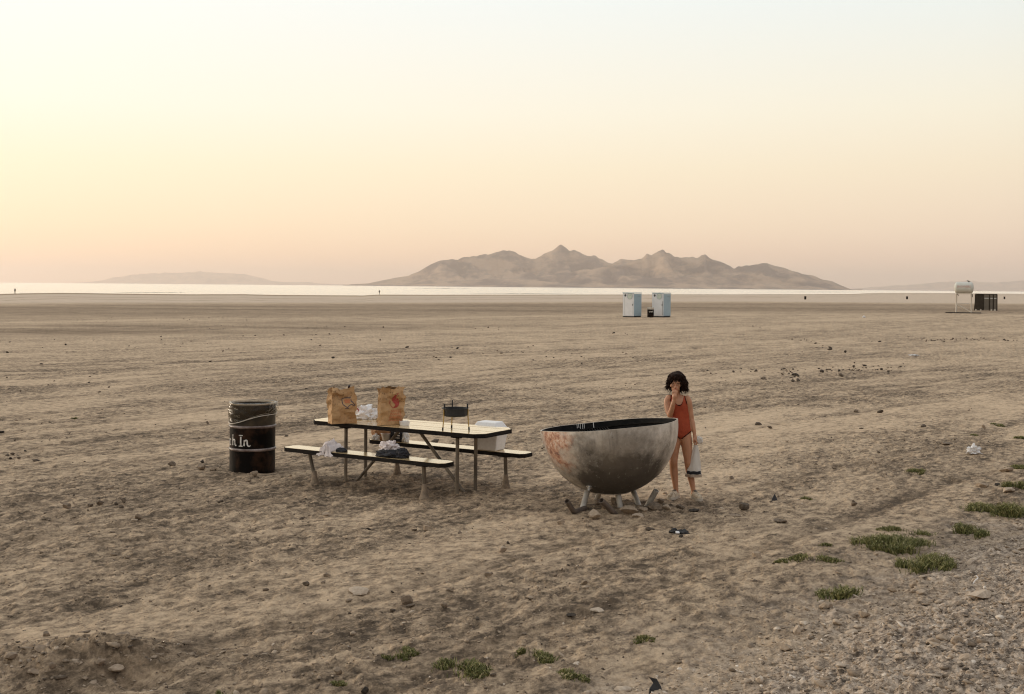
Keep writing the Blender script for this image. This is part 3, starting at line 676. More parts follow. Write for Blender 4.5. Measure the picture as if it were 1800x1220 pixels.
mk2('red_emblem', [([(.72, .835), (.60, .80), (.545, .72), (.60, .655), (.665, .59), (.64, .51), (.50, .455)], [.004, .030, .055, .062, .056, .036, .004]), ([(.40, .74), (.345, .64), (.38, .55), (.50, .455)], [.003, .004, .005, .005])], red_print)
rows = []
rr_ = random.Random(3)
for k, v in enumerate([.395, .355, .315, .275, .235, .20, .16, .12]):
    u = .42 - k * .015
    while u < .80 + k * .008:
        w_ = rr_.uniform(.03, .08); rows.append(([(u, v), (u + w_, v + .004)], .011)); u += w_ + .02
mk2('red_print_lines', rows, orange_print)

# crumpled soft things
def crumple(name, dims, m, seed, amp=.35, flat=.3, sub=4, parent=None, freq=2.2, smooth=40):
    bm = bmesh.new(); bmesh.ops.create_icosphere(bm, subdivisions=sub, radius=1)
    P = np.array([v.co[:] for v in bm.verts])
    nn = fbm(P[:, 0] * freq + seed, P[:, 1] * freq + P[:, 2] * 1.7 * freq, 4, seed, .6); n2 = np.abs(fbm(P[:, 2] * freq * 2 + seed, P[:, 0] * freq * 2 + P[:, 1] * 3, 3, seed + 5))
    rr2 = 1 + amp * nn - amp * .9 * n2
    for v, k in zip(bm.verts, rr2):
        c_ = v.co * float(k); c_.z = c_.z if c_.z > -flat else -flat + (c_.z + flat) * .08
        v.co = Vector((c_.x * dims[0] / 2, c_.y * dims[1] / 2, (c_.z + flat * 1.05) / (1 + flat) * dims[2]))
    me = bpy.data.meshes.new(name); bm.to_mesh(me); bm.free(); return link_mesh(name, me, m, parent, smooth)
plastic_m = pm('white_plastic_bag', (.82, .79, .76), (.70, .67, .64), 8, .4, bump=.006, bscale=22, spec=.5)
plastic_m.node_tree.nodes['Principled BSDF'].inputs['Subsurface Weight'].default_value = .0
cloth_w = pm('pinkish_white_cloth', (.72, .64, .61), (.56, .49, .47), 10, .9, bump=.008, bscale=24)
cloth_d = pm('dark_navy_cloth', (.007, .0065, .008), (.018, .016, .019), 14, .9, bump=.006, bscale=30)
foam_m = pm('white_foam', (.82, .79, .75), (.74, .70, .66), 30, .65, bump=.0008, bscale=200)
q = at_z(641, 738, ZT)
pb = empty('plastic_bag', (q.x, q.y + .12, ZT), R(10), 'white crumpled plastic bag lying between the two paper bags', 'plastic bag')
crumple('bag_film', (.30, .2, .17), plastic_m, 5, .42, .25, 4, pb); o = crumple('bag_knot', (.14, .14, .12), plastic_m, 9, .5, .3, 4, pb); o.location = (.155, 0, 0)
V, Fc = ribbon([(0, .045), (-.012, .025), (.004, .008), (-.008, -.012)], [.004, .012, .014, .003]); MB().add([(v[0] - .095, -.088, v[1] + .105) for v in V], Fc).build('red_emblem', red_print, pb)
q = at_z(711, 747.5, ZT)
tr_ = empty('foam_tray', (q.x, q.y, ZT), R(-30), 'small white foam tray beside the tall paper bag', 'tray')
MB().lathe([(.065, 0), (.078, .05), (.075, .05), (.062, .006)], 4, cap1=True).build('tray_shell', foam_m, tr_, False); tr_.scale = (1, .8, 1)
# stained patch is a paper plate
# small black grill
iron_m = pm('black_cast_iron', (.008, .008, .008), (.02, .018, .016), 20, .55, bump=.001)
brass_m = pm('brass_leg', (.62, .44, .16), (.5, .34, .12), 15, .35, metal=.7)
rub_m = pm('black_rubber', (.008, .008, .008), None, rough=.8)
q = at_z(800, 755.0, ZT)
gr = empty('tripod_grill', (q.x, q.y, ZT), R(12), 'small round black grill pan on three brass legs, standing on the picnic table', 'grill')
MB().lathe([(.02, .150), (.118, .152), (.140, .165), (.143, .238), (.152, .242), (.152, .248), (.139, .247), (.134, .17), (.02, .158)], 40).build('pan', iron_m, gr, 40)
for k, a in enumerate((R(200), R(340), R(95))):
    ca, sa = math.cos(a), math.sin(a); rt = .137
    lg = MB().tube([((rt + .012) * ca, (rt + .012) * sa, .235), ((rt + .010) * ca, (rt + .010) * sa, .16), ((rt + .022) * ca, (rt + .022) * sa, .028)], .0065, 10).build('leg', brass_m, gr, 40)
    MB().tube([((rt + .022) * ca, (rt + .022) * sa, .032), ((rt + .025) * ca, (rt + .025) * sa, 0)], .0095, 10).build('foot_tip', rub_m, lg, 40)
    MB().box(((rt + .004) * ca, (rt + .004) * sa, .268 + .012 * (k == 2)), (.016, .012, .06 + .025 * (k == 2)), Euler((0, 0, a))).build('pot_rest', iron_m, gr)
# foam cooler
q = at_z(863, 789, ZBN)
co = empty('foam_cooler', (brc.x + .61 * math.cos(bra), brc.y + .61 * math.sin(bra), ZBN), R(-30), 'white foam cooler with its lid on, at right end of rear bench', 'cooler')
def frustum(w0, d0, w1, d1, z0, z1): return MB().add([(-w0 / 2, -d0 / 2, z0), (w0 / 2, -d0 / 2, z0), (w0 / 2, d0 / 2, z0), (-w0 / 2, d0 / 2, z0), (-w1 / 2, -d1 / 2, z1), (w1 / 2, -d1 / 2, z1), (w1 / 2, d1 / 2, z1), (-w1 / 2, d1 / 2, z1)], [(3, 2, 1, 0), (4, 5, 6, 7), (0, 1, 5, 4), (1, 2, 6, 5), (2, 3, 7, 6), (3, 0, 4, 7)])
def bev(o, w_=.006):
    md = o.modifiers.new('bevel', 'BEVEL'); md.width = w_; md.segments = 3; return o
bev(frustum(.285, .21, .345, .26, 0, .205).build('cooler_box', foam_m, co), .012)
bev(frustum(.375, .285, .375, .285, .203, .262).build('cooler_rim', foam_m, co), .008)
bev(frustum(.345, .255, .255, .175, .263, .335).build('cooler_lid', foam_m, co), .012)
V, Fc = ribbon([(0, .035), (.006, .015), (-.004, -.01), (.002, -.03)], .006); MB().add([(.1735, v[0] + .07, v[1] + .225 - .015) for v in V], Fc).build('pen_mark', dark_print, co)

# things on the benches
def on_bench(c_, ang, s_, y=0, z=ZBN + .001): return Vector((c_.x + s_ * math.cos(ang) - y * math.sin(ang), c_.y + s_ * math.sin(ang) + y * math.cos(ang), z))
def draped(name, dims, m, seed, hang, parent):
    """cloth thrown over the front edge of a plank"""
    nx_, ny_ = 36, 40; V = []; Fc = []
    W_, D_, Hh = dims
    for j in range(ny_ + 1):
        for i in range(nx_ + 1):
            u, v = i / nx_ - .5, j / ny_
            edge = .5 + .12 * float(vn(np.array([v * 5 + seed]), np.array([seed * 1.0]), seed)[0])
            x = u * W_ * (edge * 2) * (1 - .25 * (1 - v)) + .03 * float(vn(np.array([v * 4]), np.array([u * 3 + seed]), 3)[0])
            y = -.14 + D_ * v
            h_ = Hh * math.sin(math.pi * min(1, max(0, (v - .05) * 1.02))) ** .7 * (1 - (2 * u) ** 2) ** .5 if abs(u) < .5 else 0
            h_ *= .65 + .5 * abs(float(fbm(np.array([u * 6 + seed]), np.array([v * 5.0]), 3, seed + 2)[0])) * 2
            z = h_ + .012 * abs(float(fbm(np.array([u * 12]), np.array([v * 12.0 + seed]), 3, seed + 4)[0])) + .004
            if v < .28:
                k = (.28 - v) / .28; z = z * (1 - k) - hang * k * (.55 + .6 * float(_h(np.array([int(i / 5)]), np.array([seed]), 2)[0] * .5 + .5)); y = -.128 - .012 * k - .012 * float(vn(np.array([u * 14]), np.array([v * 2 + seed]), 9)[0])
            V.append((x, y, z))
    for j in range(ny_):
        for i in range(nx_): a = j * (nx_ + 1) + i; Fc.append((a, a + 1, a + nx_ + 2, a + nx_ + 1))
    o = MB().add(V, Fc).build(name, m, parent, 50); md = o.modifiers.new('thick', 'SOLIDIFY'); md.thickness = .004; return o
cl = draped('cloth', (.30, .24, .115), cloth_w, 3, .07, None); cl.location = on_bench(bfc, bfa, -.50); cl.rotation_euler = (0, 0, bfa)
tag(cl, 'crumpled pinkish white cloth hanging over the left end of the front bench', 'cloth')
sh = crumple('sandals', (.17, .10, .05), cloth_d, 31, .3, .3, 3); sh.location = on_bench(bfc, bfa, -.335, -.03); sh.rotation_euler = (0, 0, bfa); sh.name = 'dark_cap'; tag(sh, 'small dark cloth cap beside the white cloth on the front bench', 'cap')
dk = empty('folded_trousers', on_bench(bfc, bfa, .36, 0), bfa, 'dark navy folded trousers on the middle of the front bench', 'trousers')
crumple('fabric', (.40, .25, .085), cloth_d, 41, .28, .35, 4, dk); o = crumple('trouser_leg', (.17, .2, .11), cloth_d, 44, .3, .35, 4, dk); o.location = (.155, .01, 0)
cw = crumple('towel', (.27, .17, .12), cloth_w, 47, .5, .3, 4); cw.location = on_bench(bfc, bfa, .32, .03, ZBN + .055); cw.rotation_euler = (0, 0, bfa); tag(cw, 'pale pink crumpled towel heaped on the dark trousers', 'towel')
# rear bench left half
lb = empty('paper_sack', on_bench(brc, bra, -.95, .02), bra + R(12), 'crushed orange brown paper sack on the rear bench, seen under the tabletop', 'paper sack')
o = crumple('paper_body', (.42, .2, .25), pm('orange_kraft', (.48, .26, .13), (.36, .18, .08), 9, .8, bump=.01, bscale=25), 51, .28, .5, 4, lb)
for k, (s_, y, d, sd, lab) in enumerate([(-1.05, -.06, (.13, .1, .075), 61, 'crumpled white paper wad left on the rear bench'), (-.63, -.02, (.10, .11, .13), 67, 'white plastic wrapping beside the striped packet on rear bench')]):
    o = crumple('paper_wad' if k == 0 else 'plastic_wrapping', d, plastic_m, sd, .5, .3, 4); o.location = on_bench(brc, bra, s_, y); tag(o, lab, 'paper wad' if k == 0 else 'plastic bag')
cup = empty('paper_cup', on_bench(brc, bra, -.90, -.06), 0, 'pale paper tub in front of the orange sack on rear bench', 'paper tub')
MB().lathe([(.045, 0), (.068, .085), (.064, .085), (.042, .006)], 24).build('tub_wall', pm('waxed_paper', (.62, .54, .45), (.56, .48, .40), 9, .6), cup, 40); MB().lathe([(.066, .083), (.071, .086), (.066, .090)], 24, cap0=False, cap1=False).build('tub_lip', foam_m, cup, True)
pk = empty('striped_packet', on_bench(brc, bra, -.75, -.02), bra, 'dark packet with white and red stripes on the rear bench', 'packet')
bev(MB().box((0, 0, .08), (.15, .11, .16)).build('packet_body', cloth_d, pk), .01)
for z, m_ in ((.045, white_m), (.075, white_m), (.105, white_m), (.13, red_print)): MB().box((.03, -.0565, z), (.085, .003, .014)).build('stripe', m_, pk)

# ------------------------------------------------------------------ fire bowl
BC = Vector((1.073, 13.15, .872)); RB = .75
sm = bpy.data.materials.new('scorched_steel'); sm.use_nodes = True; t = sm.node_tree; p = t.nodes['Principled BSDF']
tcn = N(t, 'ShaderNodeTexCoord'); V3 = tcn.outputs['Object']
def tn(scale, detail=6, rough=.6, stretch=None):
    n = N(t, 'ShaderNodeTexNoise'); n.inputs['Scale'].default_value = scale; n.inputs['Detail'].default_value = detail; n.inputs['Roughness'].default_value = rough
    if stretch: mp = N(t, 'ShaderNodeMapping'); L(t, V3, mp.inputs[0]); mp.inputs['Scale'].default_value = stretch; L(t, mp.outputs[0], n.inputs['Vector'])
    else: L(t, V3, n.inputs['Vector'])
    return n.outputs[0]
def vdist(c_):
    d = N(t, 'ShaderNodeVectorMath', operation='DISTANCE'); L(t, V3, d.inputs[0]); d.inputs[1].default_value = c_; return d.outputs['Value']
steel = ramp(t, tn(5, 6, .7), [(.32, (.42, .355, .28)), (.5, (.62, .545, .455)), (.68, (.76, .68, .585))])
c1 = mixc(t, ramp(t, math_node(t, 'SUBTRACT', math_node(t, 'ADD', tn(3.1, 7, .7), .46), vdist((.02, -.45, -.62))), [(.21, 0), (.54, .93)]), steel, (.042, .034, .026))  # scorch on the underside, deepened to paint in its shade too
c1 = mixc(t, ramp(t, math_node(t, 'SUBTRACT', math_node(t, 'ADD', tn(4.3, 7, .7), .02), vdist((.05, -.70, -.10))), [(.08, 0), (.42, .6)]), c1, (.21, .172, .13))
c1 = mixc(t, ramp(t, tn(22, 3, .8, (1, 1, .25)), [(.62, 0), (.72, .4)]), c1, (.60, .56, .50))
c1 = mixc(t, ramp(t, tn(9, 6, .7, (1, 1, .09)), [(.56, 0), (.70, .5)]), c1, (.10, .078, .058))
c1 = mixc(t, ramp(t, tn(34, 4, .7), [(.64, 0), (.70, .5)]), c1, (.07, .05, .035))
rustm = ramp(t, math_node(t, 'SUBTRACT', math_node(t, 'ADD', math_node(t, 'MULTIPLY', tn(6, 6, .6), .62), .14), vdist((-.66, -.36, -.10))), [(.09, 0), (.25, .9)])
rustc = ramp(t, tn(16, 6, .75), [(.36, (.13, .050, .03)), (.46, (.36, .14, .07)), (.54, (.53, .30, .19)), (.62, (.62, .48, .38))])
L(t, mixc(t, rustm, c1, rustc), p.inputs['Base Color']); p.inputs['Metallic'].default_value = .12
L(t, ramp(t, tn(7), [(.3, .42), (.7, .68)]), p.inputs['Roughness'])
b = N(t, 'ShaderNodeBump'); b.inputs['Distance'].default_value = .006; L(t, math_node(t, 'ADD', tn(14, 5), math_node(t, 'MULTIPLY', rustm, tn(30, 4))), b.inputs['Height']); L(t, b.outputs[0], p.inputs['Normal'])
inner_m = pm('sooty_inside', (.006, .006, .006), (.016, .014, .012), 8, .95, spec=.2)
bowl = empty('fire_bowl', (BC.x, BC.y, 0), 0, 'large scorched steel half sphere fire bowl on bent pipe legs', 'fire bowl')
tilt = Euler((R(-3.0), R(-5.4), 0))
def dome(r_, n=96, lv=40, flip=False, wav=0.0, top=0.0):
    mb = MB(); V = []; Fc = []
    for l in range(lv + 1):
        a = -math.pi / 2 + (math.pi / 2 + top) * l / lv
        for i in range(n):
            th = 2 * math.pi * i / n; dent = 1 + (.010 * float(vn(np.array([3.2 * math.cos(th) + 4]), np.array([3.2 * math.sin(th) + 3 * a]), 6)[0]) if wav else 0) * max(0, math.cos(a)) + wav * float(math.sin(3 * th + 1) * .5 + math.sin(5 * th) * .3) * max(0, (l / lv - .6))
            V.append((r_ * dent * math.cos(a) * math.cos(th), r_ * dent * math.cos(a) * math.sin(th), r_ * math.sin(a) + (wav * r_ * .9 * (math.sin(2 * th + .6) * .5 + .35 * math.sin(5 * th + 2)) * (l / lv) ** 6)))
    for l in range(lv):
        for i in range(n):
            j = (i + 1) % n; f = (l * n + i, l * n + j, (l + 1) * n + j, (l + 1) * n + i); Fc.append(f[::-1] if flip else f)
    return mb.add(V, Fc), V[lv * n:]
mb, top_o = dome(RB, wav=.012); shell = mb.build('shell', sm, bowl, True); shell.location = (0, 0, BC.z); shell.rotation_euler = tilt
mb, top_i = dome(RB - .014, flip=True, wav=.012); ins = mb.build('inside', inner_m, bowl, True); ins.location = (0, 0, BC.z); ins.rotation_euler = tilt
nn_ = len(top_o); lip_m = pm('bright_cut_lip', (.55, .47, .38), (.38, .32, .26), 12, .45, metal=.2)
mb = MB(); mb.add([(v[0], v[1], v[2] + .004) for v in top_o] + [(v[0], v[1], v[2] + .004) for v in top_i] + top_o + top_i, [(i, (i + 1) % nn_, nn_ + (i + 1) % nn_, nn_ + i) for i in range(nn_)] + [(2 * nn_ + i, 2 * nn_ + (i + 1) % nn_, (i + 1) % nn_, i) for i in range(nn_)] + [(3 * nn_ + (i + 1) % nn_, 3 * nn_ + i, nn_ + i, nn_ + (i + 1) % nn_) for i in range(nn_)])
lip = mb.build('lip', lip_m, bowl, False); lip.location = (0, 0, BC.z); lip.rotation_euler = tilt
grate = empty('grate', (0, 0, BC.z), 0); grate.parent = bowl; grate.rotation_euler = (R(-2), R(-7.5), 0)
wire_m = pm('grate_wire', (.008, .007, .006), (.022, .018, .014), 20, .8, spec=.05)
zr = -.080; rg = math.sqrt((RB - .02) ** 2 - zr ** 2)
MB().tube([(rg * math.cos(2 * math.pi * i / 64), rg * math.sin(2 * math.pi * i / 64), zr) for i in range(65)], .008, 6).build('grate_ring', wire_m, grate, True)
bar0 = MB().tube([(0, -1, 0), (0, 1, 0)], .0045, 6).mesh('grate_bar')
for k in range(25):
    x = -.68 + k * .029; ln = math.sqrt(rg ** 2 - x * x); o = link_mesh('grate_bar', bar0, wire_m, grate, True); o.location = (x, 0, zr); o.scale = (1, ln, 1)
pale_drip = pm('white_paint_run', (.75, .72, .66), (.55, .5, .45), 30, .6)
for k, (px, h_) in enumerate([(1015, .05), (1018, .045), (1021, .06), (1025, .065), (1028, .06), (1045, .075)]):
    q = at_y(px, 745, 13.6); x = q.x - BC.x; a = math.asin(max(-1, min(1, x / (RB - .017)))); rr_ = RB - .016
    o = MB().tube([(rr_ * math.sin(a) * .998, rr_ * math.cos(a) * .998, .0), (rr_ * math.sin(a) * .996, rr_ * math.cos(a) * .996, -h_)], .0035 if k < 5 else .005, 5).build('paint_run', pale_drip, bowl); o.location = (0, 0, BC.z); o.rotation_euler = tilt
zc = -.715; rc = math.sqrt(RB ** 2 - zc ** 2) 
MB().tube([((rc + .004) * math.cos(2 * math.pi * i / 64), (rc + .004) * math.sin(2 * math.pi * i / 64), BC.z + zc) for i in range(65)], .006, 6).build('weld_ring', lip_m, bowl, True)
fit = empty('drain_fitting', (0, 0, 0), 0); fit.parent = bowl
dv = Vector((-.225, -.36, -.60)).normalized(); bpos = Vector((0, 0, BC.z)) + dv * RB
shiny = pm('shiny_steel', (.6, .57, .52), (.4, .36, .32), 20, .25, metal=.8)
MB().tube([bpos - dv * .01, bpos + dv * .012], .036, 6).build('nut', shiny, fit); MB().tube([bpos + dv * .01, bpos + dv * .03], .024, 12).build('collar', shiny, fit, 40); MB().tube([bpos + dv * .028, bpos + dv * .05], .014, 10).build('plug', shiny, fit, 40)
leg_m = pm('galvanised_pipe', (.30, .265, .22), (.46, .42, .36), 9, .5, metal=.35, bump=.001, bscale=60); rustleg_m = pm('burnt_pipe', (.075, .055, .042), (.16, .12, .09), 12, .7, metal=.1)
def bowl_leg(pts, m, r_=.031):
    P = [Vector(p_) - Vector((BC.x, BC.y, 0)) for p_ in pts]; Q = [P[0], P[0].lerp(P[1], .55)] + bezier(P[1:], 5) if len(P) > 2 else P
    MB().tube(Q, r_, 16, wall=.005).build('leg', m, bowl, 40)
ga, gb, gc = gz(.77, 12.85), gz(1.19, 12.97), gz(1.40, 13.15)
bowl_leg([(.835, 12.98, .20), (.775, 12.86, ga + .02)], leg_m); bowl_leg([(.80, 12.86, ga + .02), (.72, 12.74, ga + .012), (.672, 12.66, ga + .02), (.628, 12.60, ga + .085), (.59, 12.54, ga + .15)], rustleg_m, .029)
bowl_leg([(1.16, 13.0, .17), (1.19, 12.95, gb - .03)], leg_m); bowl_leg([(.945, 12.5, gb + .165), (1.115, 12.68, gb - .02)], rustleg_m)
bowl_leg([(1.34, 13.3, .18), (1.41, 13.12, gc - .03)], leg_m); bowl_leg([(1.575, 13.0, gc + .19), (1.475, 13.08, gc - .02)], leg_m)
bowl_leg([(1.02, 13.42, .19), (.97, 13.55, gz(.97, 13.55) - .03)], leg_m)

# ------------------------------------------------------------------ girl
skin_m = pm('skin', (.50, .245, .135), (.43, .20, .105), 14, .5, bump=.0004, bscale=120)
skin_m.node_tree.nodes['Principled BSDF'].inputs['Subsurface Weight'].default_value = .08; skin_m.node_tree.nodes['Principled BSDF'].inputs['Subsurface Radius'].default_value = (.01, .004, .002)
suit_m = pm('red_swimsuit', (.36, .066, .028), (.28, .048, .021), 12, .7, bump=.004, bscale=40, spec=.15)
trim_m = pm('dark_swimsuit_trim', (.05, .012, .008), None, rough=.8, spec=.05)
hair_m = pm('dark_brown_hair', (.007, .0032, .002), (.03, .012, .006), 40, .7, spec=.1)
shoe_m = pm('pale_canvas', (.58, .48, .35), (.30, .22, .14), 26, .8, lo=.45, hi=.6); sole_m = pm('rubber_sole', (.55, .48, .38), (.40, .34, .27), 20, .7); lace_m = pm('dark_strap', (.10, .075, .05), None, rough=.7)
g0 = on_ground(1191.5, 876.0); g0.z = max(gz(g0.x + dx_, g0.y, True) for dx_ in (-.06, 0, .2)) + .008
girl = empty('person', (g0.x, g0.y, g0.z), R(-7), 'child with bushy dark hair in red swimsuit, hand at mouth, standing behind the fire bowl', 'person')
def chain_geo(pts, n=14, k=6):
    """round-ended tapered limb through (x, y, z, r)"""
    P = bezier([Vector(p_[:3]) for p_ in pts], k); rr = []
    for i in range(len(pts) - 1):
        for j in range(k): f = j / k; rr.append(pts[i][3] * (1 - f) + pts[i + 1][3] * f)
    rr.append(pts[-1][3])
    d0 = (P[0] - P[1]).normalized(); d1 = (P[-1] - P[-2]).normalized(); r0, r1 = rr[0], rr[-1]
    pre = [(P[0] + d0 * r0 * math.sin(a), r0 * math.cos(a)) for a in (R(86), R(60), R(30))]; post = [(P[-1] + d1 * r1 * math.sin(a), r1 * math.cos(a)) for a in (R(30), R(60), R(86))]
    al = pre + list(zip(P, rr)) + post
    return [a[0] for a in al], [a[1] for a in al], n
body = MB()
def limb(pts): P, r_, n = chain_geo(pts); body.tube(P, r_, n)
def loft(secs, n=28):
    V = []; Fc = []
    for (z, cx, cy, rx, ry) in secs:
        for i in range(n):
            a = 2 * math.pi * i / n; V.append((cx + rx * math.cos(a), cy + ry * math.sin(a), z))
    for l in range(len(secs) - 1):
        for i in range(n): j = (i + 1) % n; Fc.append((l * n + i, l * n + j, (l + 1) * n + j, (l + 1) * n + i))
    Fc += [tuple(range(n - 1, -1, -1)), tuple((len(secs) - 1) * n + i for i in range(n))]
    body.add(V, Fc)
def ell(c, r_, n=20):
    bm = bmesh.new(); bmesh.ops.create_uvsphere(bm, u_segments=n, v_segments=n // 2 + 2, radius=1); bm.verts.index_update()
    body.add([(c[0] + v.co.x * r_[0], c[1] + v.co.y * r_[1], c[2] + v.co.z * r_[2]) for v in bm.verts], [[v.index for v in f.verts] for f in bm.faces]); bm.free()
def smooth_secs(S, k=4): return [tuple(float(np.interp(i / k, range(len(S)), [s_[c_] for s_ in S])) for c_ in range(5)) for i in range((len(S) - 1) * k + 1)]
loft(smooth_secs([(.645, .028, .0, .045, .05), (.70, .028, .004, .110, .078), (.76, .026, .006, .122, .085), (.83, .020, .002, .112, .075), (.90, .014, 0, .104, .067), (.97, .008, 0, .106, .070), (1.04, .0, .002, .110, .074), (1.09, -.006, .004, .112, .066), (1.125, -.008, .006, .098, .050), (1.155, -.010, .006, .058, .040)]))
limb([(-.010, .006, 1.13, .040), (-.018, -.002, 1.18, .034), (-.026, -.012, 1.225, .036)])
HC = Vector((-.032, -.012, 1.295))
ell(HC, (.072, .088, .092)); ell((-.036, -.045, 1.232), (.050, .055, .052)); ell((-.038, -.075, 1.205), (.024, .022, .020))
limb([(-.040, -.098, 1.268, .007), (-.041, -.108, 1.245, .011)]); ell((-.078, -.076, 1.262), (.022, .02, .02)); ell((-.002, -.072, 1.262), (.022, .02, .02))
ell((-.104, -.005, 1.262), (.010, .02, .028)); ell((.040, -.002, 1.262), (.010, .02, .028))
# arm raised to the mouth
limb([(-.108, .004, 1.115, .040), (-.128, -.004, 1.075, .039), (-.118, -.035, .985, .035), (-.098, -.065, .930, .032)])
limb([(-.098, -.066, .930, .031), (-.082, -.105, .985, .031), (-.064, -.140, 1.06, .026), (-.052, -.152, 1.115, .020)])
limb([(-.052, -.152, 1.118, .021), (-.047, -.150, 1.15, .026), (-.043, -.142, 1.175, .022)])
for k, (dx, ln) in enumerate([(-.024, .9), (-.009, 1.0), (.006, .98), (.020, .8)]):
    limb([(-.044 + dx, -.146, 1.172, .0085), (-.042 + dx * 1.05, -.152, 1.172 + .026 * ln, .0078), (-.041 + dx, -.136, 1.172 + .045 * ln, .0070), (-.041 + dx, -.120, 1.172 + .046 * ln, .006)])
limb([(-.066, -.146, 1.145, .010), (-.070, -.138, 1.175, .009), (-.060, -.118, 1.198, .0078)])
# arm hanging down, fist round the neck of the bag
limb([(.096, .004, 1.113, .037), (.114, .004, 1.07, .036), (.130, .012, .98, .032), (.146, .016, .885, .028)])
limb([(.146, .016, .885, .028), (.158, .008, .83, .028), (.172, -.004, .76, .023), (.181, -.014, .705, .019)])
limb([(.181, -.014, .708, .019), (.186, -.018, .67, .025), (.188, -.020, .645, .023)])
for k in range(4):
    y = -.046 + k * .0165; ln = [.9, 1, .97, .8][k]
    limb([(.192, y + .002, .650, .0085), (.205, y, .630, .008), (.200, y, .608, .0075), (.184, y + .002, .606, .007), (.175, y + .003, .622, .006)])
limb([(.172, -.040, .672, .010), (.166, -.048, .645, .009), (.174, -.050, .622, .0075)])
# legs
limb([(.078, .004, .70, .068), (.090, .0, .62, .066), (.100, -.004, .53, .058), (.110, -.010, .43, .046), (.114, -.012, .385, .044), (.122, .006, .33, .043), (.136, .012, .265, .043), (.155, .008, .17, .033), (.172, .005, .085, .026), (.175, .004, .05, .030)])
limb([(-.026, .004, .70, .068), (-.038, .0, .62, .066), (-.046, -.002, .54, .059), (-.051, -.010, .44, .048), (-.052, -.012, .395, .046), (-.049, .008, .34, .045), (-.044, .016, .275, .045), (-.032, .012, .17, .034), (-.022, .010, .085, .027), (-.021, .009, .05, .030)])
FT = [((.178, .012), (.225, -.10)), ((-.020, .02), (-.075, -.095))]
for (h_, t_) in FT: limb([(h_[0], h_[1] + .01, .045, .030), ((h_[0] + t_[0]) / 2, (h_[1] + t_[1]) / 2, .045, .030), (t_[0], t_[1], .032, .022)])
tmp = link_mesh('body', body.mesh('body_raw'), skin_m)
md = tmp.modifiers.new('r', 'REMESH'); md.mode = 'VOXEL'; md.voxel_size = .0042; md.use_smooth_shade = True
md = tmp.modifiers.new('s', 'SMOOTH'); md.factor = .5; md.iterations = 5
dg = bpy.context.evaluated_depsgraph_get(); me_b = bpy.data.meshes.new_from_object(tmp.evaluated_get(dg)); me_b.name = 'body'
bpy.data.objects.remove(tmp)
if not me_b.materials: me_b.materials.append(skin_m)
bd = link_mesh('body', me_b, skin_m, girl, True)
nv = len(me_b.vertices); P = np.empty(nv * 3, np.float32); me_b.vertices.foreach_get('co', P); P = P.reshape(-1, 3).astype(float); NM = np.empty(nv * 3, np.float32); me_b.vertices.foreach_get('normal', NM); NM = NM.reshape(-1, 3)
def segd(P, a, b_, ra, rb):
    a, b_ = np.array(a), np.array(b_); ab = b_ - a; t_ = np.clip(((P - a) @ ab) / (ab @ ab), 0, 1); return np.linalg.norm(P - (a + t_[:, None] * ab), axis=1) - (ra + (rb - ra) * t_)
arm_d = np.min([segd(P, (-.128, -.004, 1.08), (-.098, -.065, .93), .038, .032), segd(P, (-.098, -.066, .93), (-.052, -.152, 1.115), .031, .02), segd(P, (-.052, -.152, 1.115), (-.043, -.14, 1.2), .026, .03), segd(P, (.114, .004, 1.075), (.146, .016, .885), .036, .028), segd(P, (.146, .016, .885), (.188, -.02, .62), .028, .03)], axis=0)
S_ = np.array([(.645, .028, .0, .045, .05), (.70, .028, .004, .110, .078), (.76, .026, .006, .122, .085), (.83, .020, .002, .112, .075), (.90, .014, 0, .104, .067), (.97, .008, 0, .106, .070), (1.04, .0, .002, .110, .074), (1.09, -.006, .004, .112, .066), (1.125, -.008, .006, .098, .050), (1.155, -.010, .006, .058, .040), (1.2, -.01, .006, .05, .04)])
cx_ = np.interp(P[:, 2], S_[:, 0], S_[:, 1]); cy_ = np.interp(P[:, 2], S_[:, 0], S_[:, 2]); rx_ = np.interp(P[:, 2], S_[:, 0], S_[:, 3]); ry_ = np.interp(P[:, 2], S_[:, 0], S_[:, 4])
tor = np.abs(np.hypot((P[:, 0] - cx_) / rx_, (P[:, 1] - cy_) / ry_) - 1) * np.minimum(rx_, ry_)
hipside = P[:, 2] < .80
xl = P[:, 0] - cx_; frontm = P[:, 1] < cy_
zneck = np.where(frontm, 1.050, 1.00) + .115 * (np.abs(xl - .004) / .066) ** 2.6
e_neck = zneck - P[:, 2]
e_arm = np.interp(P[:, 2], [.6, 1.0, 1.05, 1.10, 1.16, 1.2], [.2, .2, .100, .088, .082, .08]) - np.abs(xl)
e_leg = P[:, 2] - (.655 + np.abs(P[:, 0] - .027) * np.where(frontm, .80, .55))
e_lim = np.where(P[:, 2] > .86, (arm_d - .009) * 5, (arm_d - .014) * 5)
inside = ((tor < .022) | (P[:, 2] < .80)) & (np.minimum.reduce([e_neck * .8, e_arm, e_leg * .75, e_lim]) > 0) & (P[:, 2] < 1.17) & (P[:, 2] > .62)
edge = np.minimum.reduce([e_neck * .8, e_arm, e_leg * .75]) < .0125
nf = len(me_b.polygons); LV = np.empty(len(me_b.loops), np.int32); me_b.loops.foreach_get('vertex_index', LV); 
FV = LV.reshape(-1, 4) if len(LV) == nf * 4 else None
